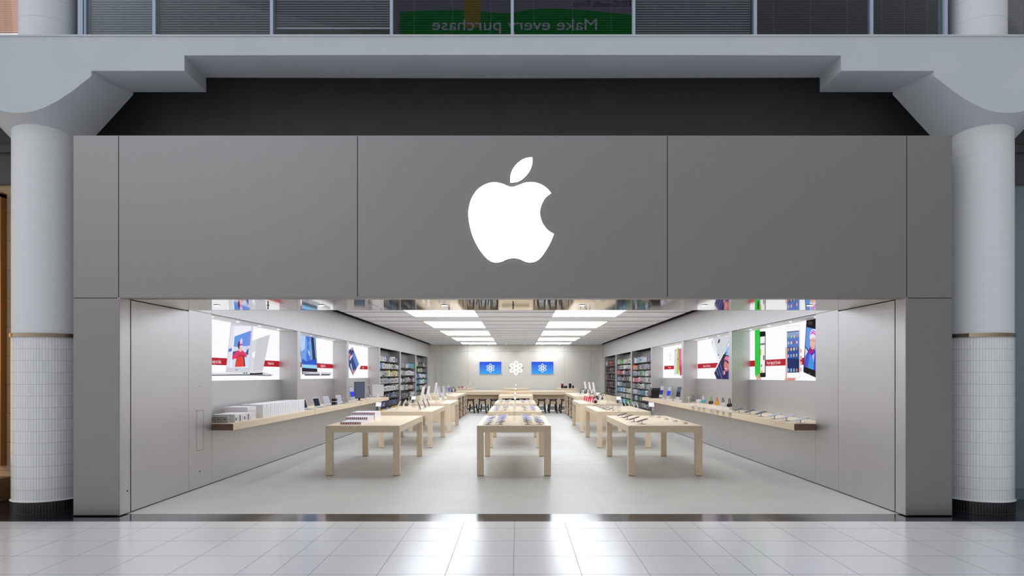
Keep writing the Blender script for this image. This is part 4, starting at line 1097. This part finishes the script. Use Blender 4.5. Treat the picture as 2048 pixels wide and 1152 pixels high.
for i in range(12):
    inst('lapbox', mk_flat('box_white', .19, .25, .42, PR1, 3), (-4.80, 13.14+.214*i, ZS), 0,
         'tall white laptop box standing on the left shelf, %s from the near end' % ORD[i], 'box', 'tall white laptop boxes on the left shelf')

# left wall shelf: laptops and computers
for i, (x, sc_, lb) in enumerate(((612, DARKS, 'open silver laptop just beyond the tall white boxes'), (638, DARKS, 'open silver laptop with dark screen, second beyond the white boxes'),
                                   (658, SNOW, 'open silver laptop with pale screen left of the black speaker'), (682, SNOW, 'open silver laptop with pale screen beyond the black speaker'))):
    inst(('lap', sc_.name), mk_laptop(sc_), (-4.88, Yat(x+4, -4.9), ZS), -.17, lb, 'laptop', 'laptops on the left shelf')
t = thing('speaker', 'small black speaker between two open laptops on the left shelf', 'speaker', (-4.96, Yat(669, -4.96), ZS))
MB().box(-.06, .06, -.09, .09, 0, .17).build('speaker_body', BLK, t, bevel=.01)
MB().box(-.06, .061, -.0905, .0905, .085, .1).build('light_band', mat('speaker_band', (220, 220, 220), .4), t)
def at_shelf(key, mk, x, X, rz, lab, cat_, grp=None): return inst(key, mk, (X, Yat(x, X), ZS), rz, lab, cat_, grp)
at_shelf('imacB', mk_imac(SNOW, BLUE2), 703, -4.88, 0, 'desktop computer with bright blue window, nearest on the far left shelf', 'computer', 'desktop computers on the left shelf')
t = thing('display_monitor', 'large dark monitor with thin black frame facing the entrance on the left shelf', 'monitor', (-5.02, Yat(719, -5.02), ZS), -.9)
MB().box(-.012, .012, -.18, .18, .06, .60).build('monitor_body', BLK, t, bevel=.004)
MB().box(.012, .0135, -.165, .165, .08, .585).build('screen', GREYS, t)
MB().box(-.06, .06, -.1, .1, 0, .01).box(-.02, -.012, -.03, .03, .01, .12).build('stand_foot', BLK, t)
at_shelf('imacG', mk_imac(GREYS), 738, -4.85, .15, 'desktop computer with grey screen near the end of the left shelf', 'computer', 'desktop computers on the left shelf')
t = thing('display_monitor', 'white-backed square monitor at the far end of the left shelf', 'monitor', (-4.9, Yat(756, -4.9), ZS), -PI/2+.1)
MB().box(-.012, .012, -.2, .2, .05, .48).build('monitor_body', mat('white_back', (214, 214, 220), .4), t, bevel=.004)
MB().box(-.07, .07, -.1, .1, 0, .01).box(.012, .02, -.03, .03, .01, .15).build('stand_foot', WHITE, t)
def mk_kb():
    t = empty('keyboard'); MB().box(-.06, .06, -.2, .2, 0, .01).build('keyboard_body', WHITE, t, bevel=.002)
    MB().box(-.05, .045, -.19, .19, .01, .013).build('keys', mat('key_grey', (206, 206, 210), .5), t); return t
for x, lb in ((712, 'blue-screened computer'), (742, 'grey-screened computer')):
    at_shelf('kb', mk_kb, x, -4.74, 0, 'white keyboard lying before the %s on the left shelf' % lb, 'keyboard', 'keyboards')

# right wall shelf: tablets, headphones, computers
for i, x in enumerate((1601, 1573, 1549, 1522, 1500, 1478)):
    tablet_on(4.86, Yat(x, 4.86), ZS, PI, 'silver tablet tilted on the right shelf, %s from the near end' % ORD[i], scr=GREYS if i > 2 else SNOW, grp='tablets on the right shelf', w_=.19, h=.25, ang=math.radians(15), z0=.035)
HP = [(1459, (40, 40, 44), (30, 30, 34), 'dark headphones beside the tablets on the right shelf'), (1446, (30, 30, 32), (220, 220, 220), 'black headphones with white cups on the right shelf'),
      (1434, (224, 110, 60), (250, 176, 40), 'orange and yellow headphones on the right shelf'), (1422, (60, 190, 50), (70, 60, 40), 'green headphones on the right shelf'),
      (1407, (226, 228, 230), (70, 180, 190), 'white and teal headphones on the right shelf'), (1397, (96, 40, 110), (236, 236, 236), 'purple headphones with white cups on the right shelf'), (1386, (40, 40, 40), (120, 110, 104), 'black and grey headphones on the right shelf')]
for x, a, b, lb in HP: headphones_on(4.86, Yat(x, 4.86), ZS, PI-.5, a, b, lb, 'headphones on the right shelf')
t = thing('music_player_stand', 'small white music player stand at the left end of the headphones row', 'stand', (4.86, Yat(1377, 4.86), ZS))
MB().cyl((0, 0, 0), .05, .02, 20).build('base', WHITE, t); MB().cyl((0, 0, .02), .006, .14, 8).build('post', WHITE, t); MB().box(-.012, .012, -.02, .02, .16, .21).build('player', WHITE, t, bevel=.003)
def mk_plate():
    t = MB().box(-.11, .11, -.10, .10, 0, .005).build('display_plate', mat('plate_grey', (196, 190, 192), .4), bevel=.001)
    return t
for i, x in enumerate((1459, 1446, 1434, 1422, 1407, 1397, 1386)):
    inst('plate', mk_plate, (4.79-.10, Yat(x, 4.69), ZS), 0, 'thin grey plate on the right shelf before the headphones, %s from near end' % ORD[i], 'plate', 'grey plates before the headphones')
at_shelf('imacD', mk_imac(GREYS, DARKS, ALU), 1358, 4.84, PI, 'desktop computer with dark picture, beside the headphones on the right shelf', 'computer', 'desktop computers on the right shelf')
at_shelf('imacB', None, 1339, 4.84, PI, 'desktop computer with bright blue window, middle one on the right shelf', 'computer', 'desktop computers on the right shelf')
at_shelf('imacN', mk_imac(SNOW, glow('screen_navy', (24, 40, 130), .8)), 1324, 4.84, PI, 'desktop computer with navy window beside the black printer', 'computer', 'desktop computers on the right shelf')
t = thing('printer', 'big black printer at the far end of the right shelf', 'printer', (4.98, Yat(1311, 4.98), ZS), PI)
MB().box(-.2, .2, -.25, .25, 0, .30).build('printer_body', BLK, t, bevel=.015)
MB().box(-.18, .15, -.22, .22, .30, .36).build('scanner_lid', mat('printer_lid', (30, 30, 34), .4), t, bevel=.01)
MB().box(.2, .27, -.15, .15, .05, .07).build('paper_tray', BLK, t)
for x, lb in ((1352, 'dark-pictured'), (1334, 'blue-windowed'), (1318, 'navy-windowed')):
    at_shelf('kb', None, x, 4.74, 0, 'white keyboard on the right shelf before the %s computer' % lb, 'keyboard', 'keyboards')
# tables: sign stands
for (x, Yq, nm) in ((757, 15.0, 'left row first table'), (827, 19.3, 'left row second table'), (1303, 14.9, 'right row first table'), (1237, 19.0, 'right row second table'), (1196, 23.0, 'right row third table')):
    X, _ = P(x, 800, Yq)
    inst('sign', mk_sign(.09), (X, Yq, HT), 0, 'clear sign stand with white card on the %s' % nm, 'sign', 'sign stands on the tables')
def mk_sign2():
    t = empty('sign_stand')
    MB().box(-.03, .03, -.03, .03, 0, .006).build('clear_base', ACRYL, t)
    MB().box(-.026, .026, -.002, .002, .006, .25).build('clear_plate', ACRYL, t)
    MB().obox((-.028, -.02, .25), (.056, 0, 0), (0, .04, .08), (0, .006, -.003)).build('white_card', CARD, t)
    return t
for (x, Yq, nm, zt) in ((1028.5, 13.9, 'first centre table', HT), (1030, 18.6, 'second centre table', HT), (1030.5, 23.2, 'third centre table', HT), (1031.5, 31, 'low service counter', HT), (1032, 33.7, 'middle of the bar', 1.035)):
    X, _ = P(x, 800, Yq); inst('sign2', mk_sign2, (X, Yq, zt), 0, 'slim clear stand with small white card on the %s' % nm, 'sign', 'slim sign stands')

# first left table: stepped rows of red-striped boxes
RS = mat('red_stripe', (176, 36, 50), .45)
def mk_slim(w_, h):
    def f():
        b = MB(); b.box(-w_/2+.001, w_/2-.001, 0, .58, 0, h, 0); e = -.0006
        b.poly([(-w_*.12, e, h-.040), (w_*.30, e, h-.040), (w_*.30, e, h-.006), (-w_*.12, e, h-.006)], 1)
        return b.build('music_player_box', [mat('slim_box_white', (236, 234, 240), .4), RS])
    return f
def tier(n_, x0, x1, Yq, h, nm):
    Xa, _ = P(x0, 800, Yq); Xb, _ = P(x1, 800, Yq); w_ = (Xb-Xa)/n_
    for i in range(n_):
        inst(('slim', h), mk_slim(w_, h), (Xa+w_*(i+.5), Yq, HT), 0, 'slim white box with red stripe, %s from left in the %s row' % (ORD[i], nm), 'box', 'red-striped boxes on the first left table')
tier(9, 680, 722, 12.62, .047, 'front low'); tier(11, 690, 735, 13.24, .098, 'middle'); tier(14, 703, 750, 13.88, .155, 'tall back')

# centre tables: tablets in rows
def pickS(k): return {'b': BLUE, 'B': BLUE2, 's': SNOW, 'g': GREYS, 'w': WHITES}[k]
cfg = [(12.62, .5, 'wgsw', 'gwwg'), ]
def crow(ti, ys, rows, bm):
    for r_, (Yq, ks) in enumerate(zip(ys, rows)):
        for c_, (X, k) in enumerate(zip((-.47, -.25, .25, .47), ks)):
            side = 'left' if X < 0 else 'right'; io = 'outer' if c_ in (0, 3) else 'inner'
            tablet_on(X, Yq, HT, PI if X < 0 else 0, '%s tablet in %s %s column, %s row of %s centre table' % ({'b': 'blue-screened', 'B': 'deep blue', 's': 'pale', 'g': 'grey', 'w': 'white'}[k], side, io, ORD[r_], ORD[ti]),
                      scr=pickS(k), bodym=bm, w_=.18, h=.21, ang=math.radians(13), z0=.018, grp='tablets on the centre tables')
crow(0, (12.62, 13.12, 13.62, 14.15, 14.7), ('wggg', 'wsgb', 'Bbbs', 'sBbs', 'gbbw'), WHITE)
crow(1, (17.5, 18.1, 18.7, 19.3), ('bwwb', 'sggb', 'gggb', 'gssg'), WHITE)
crow(2, (22.2, 23.0, 23.8), ('gggg', 'sggs', 'gssg'), WHITE)

# first right table
for i, (x, Yq) in enumerate(((1284, 12.75), (1268, 13.35), (1255, 13.95), (1244, 14.6))):
    X, _ = P(x, 840, Yq)
    tablet_on(X, Yq, HT, PI, 'black-edged tablet on left side of first right table, %s from front' % ORD[i], scr=DARKS, bodym=mat('dark_brown_body', (58, 42, 36), .3), w_=.13, h=.22, ang=math.radians(16), z0=.035, grp='dark tablets on the first right table')
def mk_phone(scr, bodym, ang, h=.125, w_=.062):
    def f():
        t = empty('phone'); b = MB(); slab(b, .03, .02, w_, h, .008, ang); b.build('phone_body', bodym, t, bevel=.0015)
        b = MB(); slab(b, .03, .02, w_-.006, h-.03, .0006, ang, off=.008, a0=.015); b.build('screen', scr, t); return t
    return f
def mk_pstand():
    t = empty('phone_stand'); MB().box(-.045, .045, -.035, .035, 0, .014).build('base', WHITE, t, bevel=.003)
    MB().box(-.03, .035, -.012, .012, .014, .022).build('ledge', WHITE, t); return t
def phone_on(x, Yq, zt, rz, lab, scr, bodym, ang=math.radians(30), grp=None, h=.125):
    X, _ = P(x, 800, Yq)
    inst('pst', mk_pstand, (X, Yq, zt), rz, 'base of '+lab, 'stand', 'phone stands')
    inst(('ph', scr.name, bodym.name, round(ang, 2), h), mk_phone(scr, bodym, ang, h), (X, Yq, zt), rz, lab, 'phone', grp)
for i, (x, Yq) in enumerate(((1371, 12.8), (1351, 13.4), (1333, 14.0), (1318, 14.65))):
    phone_on(x, Yq, HT, 0, 'white phone on right side of first right table, %s from front' % ORD[i], SNOW, WHITE, math.radians(14), 'white phones on the first right table')
# second right table
for i, (x, Yq) in enumerate(((1219, 17.5), (1211, 18.0), (1206, 18.5), (1200, 19.1), (1192, 19.7))):
    X, _ = P(x, 800, Yq)
    tablet_on(X, Yq, HT, PI, 'dark slim tablet on left side of second right table, %s from front' % ORD[i], scr=GREYS, bodym=BLK, w_=.10, h=.20, ang=math.radians(12), z0=.02, grp='dark tablets on the second right table')
phone_on(1227, 17.6, HT, PI, 'phone with blue screen standing at the front of second right table', BLUE, WHITE, math.radians(75), None, .17)
for i, (x, Yq) in enumerate(((1275, 17.6), (1267, 18.1), (1258, 18.6), (1250, 19.15), (1243, 19.7))):
    phone_on(x, Yq, HT, 0, 'white upright phone on right side of second right table, %s from front' % ORD[i], SNOW, WHITE, math.radians(70), 'upright phones on the second right table', .19)
for i, (x, Yq) in enumerate(((1238, 17.4), (1230, 18.2), (1223, 19.0), (1216, 19.6))):
    X, _ = P(x, 800, Yq)
    t = inst('acr', lambda: MB().box(-.05, .05, -.002, .002, 0, .2).box(-.05, .05, -.04, .04, 0, .004).build('clear_sign_plate', ACRYL), (X, Yq, HT), 0, 'clear acrylic plate in the middle of second right table, %s from front' % ORD[i], 'plate', 'clear plates on the second right table')
# third right table
for i, x in enumerate((1187, 1182, 1178, 1174, 1170)):
    phone_on(x, 22.0+.45*i, HT, PI+.6, 'bright pink phone standing on third right table, %s from front' % ORD[i], PINKS, PINKS, math.radians(78), 'pink phones on the third right table', .17)
t = thing('round_speaker', 'small round black speaker at the front of third right table', 'speaker', (P(1191, 800, 22.0)[0], 22.0, HT))
MB().lathe((0, 0, 0), [(.001, 0), (.03, 0), (.055, .03), (.06, .055), (.05, .085), (.02, .105), (.001, .108)], 20).build('speaker_body', BLK, t, smooth=True)
HQ = [(1184, 23.4, (40, 34, 32), (60, 52, 48)), (1188, 24.2, (120, 100, 70), (60, 48, 40)), (1200, 22.6, (70, 50, 90), (40, 36, 50)), (1203, 23.4, (110, 90, 60), (230, 226, 220)), (1207, 24.2, (30, 30, 32), (220, 220, 222))]
for i, (x, Yq, a, b) in enumerate(HQ):
    headphones_on(P(x, 800, Yq)[0], Yq, HT, -PI/2+.4, a, b, '%s headphones on the third right table' % ['dark brown', 'tan and brown', 'purple', 'tan and white', 'black and white'][i], 'headphones on the third right table')
phone_on(1219, 23.6, HT, 0, 'small phone with pink screen on the right edge of third right table', PINKS, WHITE, math.radians(72), None, .15)
phone_on(1211, 22.4, HT, 0, 'white phone on the right edge of third right table, nearest', SNOW, WHITE, math.radians(70), None, .15)
# right cabinet: desktop computers
for i, (x, Yq) in enumerate(((1188, 27.2), (1180, 28.5), (1171, 30.0))):
    inst('imacW', mk_imac(SNOW, None, WHITE, 1.1), (P(x, 780, Yq)[0], Yq, .99), 0, 'white desktop computer on the right cabinet counter, %s from front' % ORD[i], 'computer', 'desktop computers on the right cabinet')
for i, (x, Yq, sc_) in enumerate(((1163, 27.4, BLUE), (1158, 28.6, SNOW), (1154, 29.8, SNOW))):
    phone_on(x, Yq, .99, PI, 'small %s phone stand on left edge of right cabinet, %s from front' % ('blue' if i == 0 else 'pale', ORD[i]), sc_, WHITE, math.radians(60), None, .2)
for i, (x, Yq) in enumerate(((1165, 26.8), (1169, 27.8), (1176, 27.0))):
    headphones_on(P(x, 780, Yq)[0], Yq, .99, -PI/2-.3, (36, 34, 34), (30, 28, 28), 'black headphones on the right cabinet counter, %s from left' % ORD[i], 'headphones on the right cabinet')
# second left table
CREAM = mat('cream_back', (222, 208, 186), .45); GREYB = mat('grey_back', (128, 120, 122), .4)
for i, (x, Yq) in enumerate(((797, 17.7), (808, 18.6), (820, 19.5))):
    X, _ = P(x, 800, Yq)
    tablet_on(X, Yq, HT, PI, 'cream-backed tablet leaning on left side of second left table, %s from front' % ORD[i], scr=SNOW, bodym=CREAM, w_=.15, h=.24, ang=math.radians(64), z0=.02, grp='cream-backed tablets on the second left table')
for i, (x, Yq) in enumerate(((838, 17.6), (848, 18.5), (856, 19.4))):
    X, _ = P(x, 800, Yq)
    tablet_on(X, Yq, HT, 0, 'grey upright tablet on right side of second left table, %s from front' % ORD[i], scr=GREYS, bodym=GREYB, w_=.14, h=.24, ang=math.radians(68), z0=.02, grp='grey tablets on the second left table')
headphones_on(P(814.5, 800, 19.6)[0]-.0, 19.9, HT, -PI/2, (30, 30, 32), (200, 204, 210), 'black and silver headphones on the second left table', None)
# third left table and cabinet: desktop computers
for i, (x, Yq, z) in enumerate(((845, 22.4, HT), (856, 23.9, HT), (871, 27.0, .99))):
    inst('imacW', None, (P(x, 780, Yq)[0], Yq, z), PI, 'white desktop computer seen from behind, %s on the left, behind the second left table' % ORD[i], 'computer', 'white desktop computers of the left row')
for i, (x, Yq, z, k) in enumerate(((879, 22.5, HT, 'imacW'), (889, 23.9, HT, 'imacW'), (897, 27.0, .99, 'imacB'))):
    inst(k, None, (P(x, 780, Yq)[0], Yq, z), 0, '%s desktop computer facing the aisle, %s of three in the left row' % ('blue-screened' if i == 2 else 'pale-screened', ORD[i]), 'computer', 'desktop computers facing the aisle')
for i, (x, Yq) in enumerate(((901, 28.6), (905.5, 29.3), (907, 30.2))):
    headphones_on(P(x, 780, Yq)[0], Yq, .99, -PI/2, (30, 30, 30), (24, 24, 24), 'black headphones on the left cabinet counter, %s from left' % ORD[i], 'headphones on the left cabinet')
def mk_papers():
    b = MB(); b.box(-.1, .1, -.14, .14, 0, .004); return b.build('leaflet', CARD)
for i, (x, Yq) in enumerate(((893, 22.3), (899, 23.0), (905, 23.8))):
    inst('leaf', mk_papers, (P(x, 800, Yq)[0], Yq, HT), .1, 'white leaflet on the aisle edge of third left table, %s from front' % ORD[i], 'leaflet', 'leaflets on the third left table')
# goods in the cabinets
for s, side in ((-1, 'left'), (1, 'right')):
    for k, z in enumerate((.04, .36, .64)):
        for i in range(9):
            yy = 27.6+.52*i
            if any(abs(yy-d) < .18 for d in (29.33, 30.93)): continue
            c = ['dark grey', 'brown', 'black', 'navy', 'grey'][(i+k) % 5]
            inst(('cab', c), mk_pack('cable_box', c, .22, .2, .2, 'light grey', 0), (s*2.36, yy, z), PI if s > 0 else 0, '%s box in open %s cabinet, %s from front, %s shelf up' % (c, side, ORD[i], ORD[k]), 'box', 'boxes in the open cabinets')
for o in bpy.data.objects:
    if o.name.startswith('cable_box'): o.rotation_euler = (0, 0, 0 if o.location.x < 0 else PI)
# objects on the counters behind the bar
def small(nm, lab, cat_, x, z, Yq, parts):
    t = thing(nm, lab, cat_, (P(x, 780, Yq)[0], Yq, z))
    for n_, b, m_ in parts: b.build(n_, m_, t)
ZB2 = 1.1
small('card_reader', 'red-topped black gadget on the counter behind the bar at right', 'gadget', 1124.5, ZB2, 36.9, [('gadget_body', MB().box(-.06, .06, -.05, .05, 0, .16), BLK), ('red_top', MB().box(-.065, .065, -.055, .055, .16, .25), mat('gadget_red', (170, 24, 36), .4))])
small('black_case', 'tall black case on the counter behind the bar at right', 'case', 1140, ZB2, 36.9, [('case_body', MB().box(-.07, .07, -.06, .06, 0, .26), BLK), ('label', MB().box(-.09, -.07, -.03, .03, .05, .2), WHITE)])
small('camera', 'round dark camera between red-topped gadget and black case', 'camera', 1131, ZB2, 36.9, [('camera_body', MB().box(-.1, .1, -.04, .04, 0, .13), mat('camera_grey', (60, 62, 62), .4)), ('lens', MB().cyl((0, -.1, .065), .05, .06, 16, 'y'), BLK)])
small('small_speaker', 'small leaning black speaker right of the tall black case', 'speaker', 1146.5, ZB2, 36.9, [('speaker_body', MB().prism([(-.05, -.04, 0), (.04, -.04, 0), (.02, -.04, .15), (-.07, -.04, .15)], (0, .08, 0)), BLK)])
for i, (x, h, c) in enumerate(((918, .1, 'grey'), (924.5, .12, 'pink'), (929, .08, 'white'), (934, .12, 'cream'))):
    t = thing('small_toy', 'small %s device on the counter behind the bar at left, %s from left' % (c, ORD[i]), 'device', (P(x, 780, 36.9)[0], 36.9, ZB2), 0, 'small devices behind the bar')
    MB().lathe((0, 0, 0), [(.001, 0), (.05, 0), (.055, h*.5), (.035, h), (.001, h)], 14).build('device_body', pk_mat(c), t, smooth=True)
t = thing('desk_lamp', 'small white tilted lamp on the counter behind the bar at left', 'lamp', (P(941, 780, 36.9)[0], 36.9, ZB2))
MB().cyl((0, 0, 0), .06, .02, 16).build('base', WHITE, t); MB().tube([(0, 0, .02), (.02, 0, .12), (-.02, 0, .2)], .01, 8).build('arm', ALU, t); MB().cyl((-.03, 0, .2), .05, .07, 14, r2=.03).build('lamp_shade', WHITE, t)
t = thing('tray', 'shallow white tray at the right end of the left counter behind the bar', 'tray', (P(947, 780, 36.8)[0], 36.8, ZB2))
MB().lathe((0, 0, 0), [(.001, 0), (.1, 0), (.14, .04), (.135, .045), (.098, .006), (.001, .006)], 20).build('tray_body', WHITE, t, smooth=True)
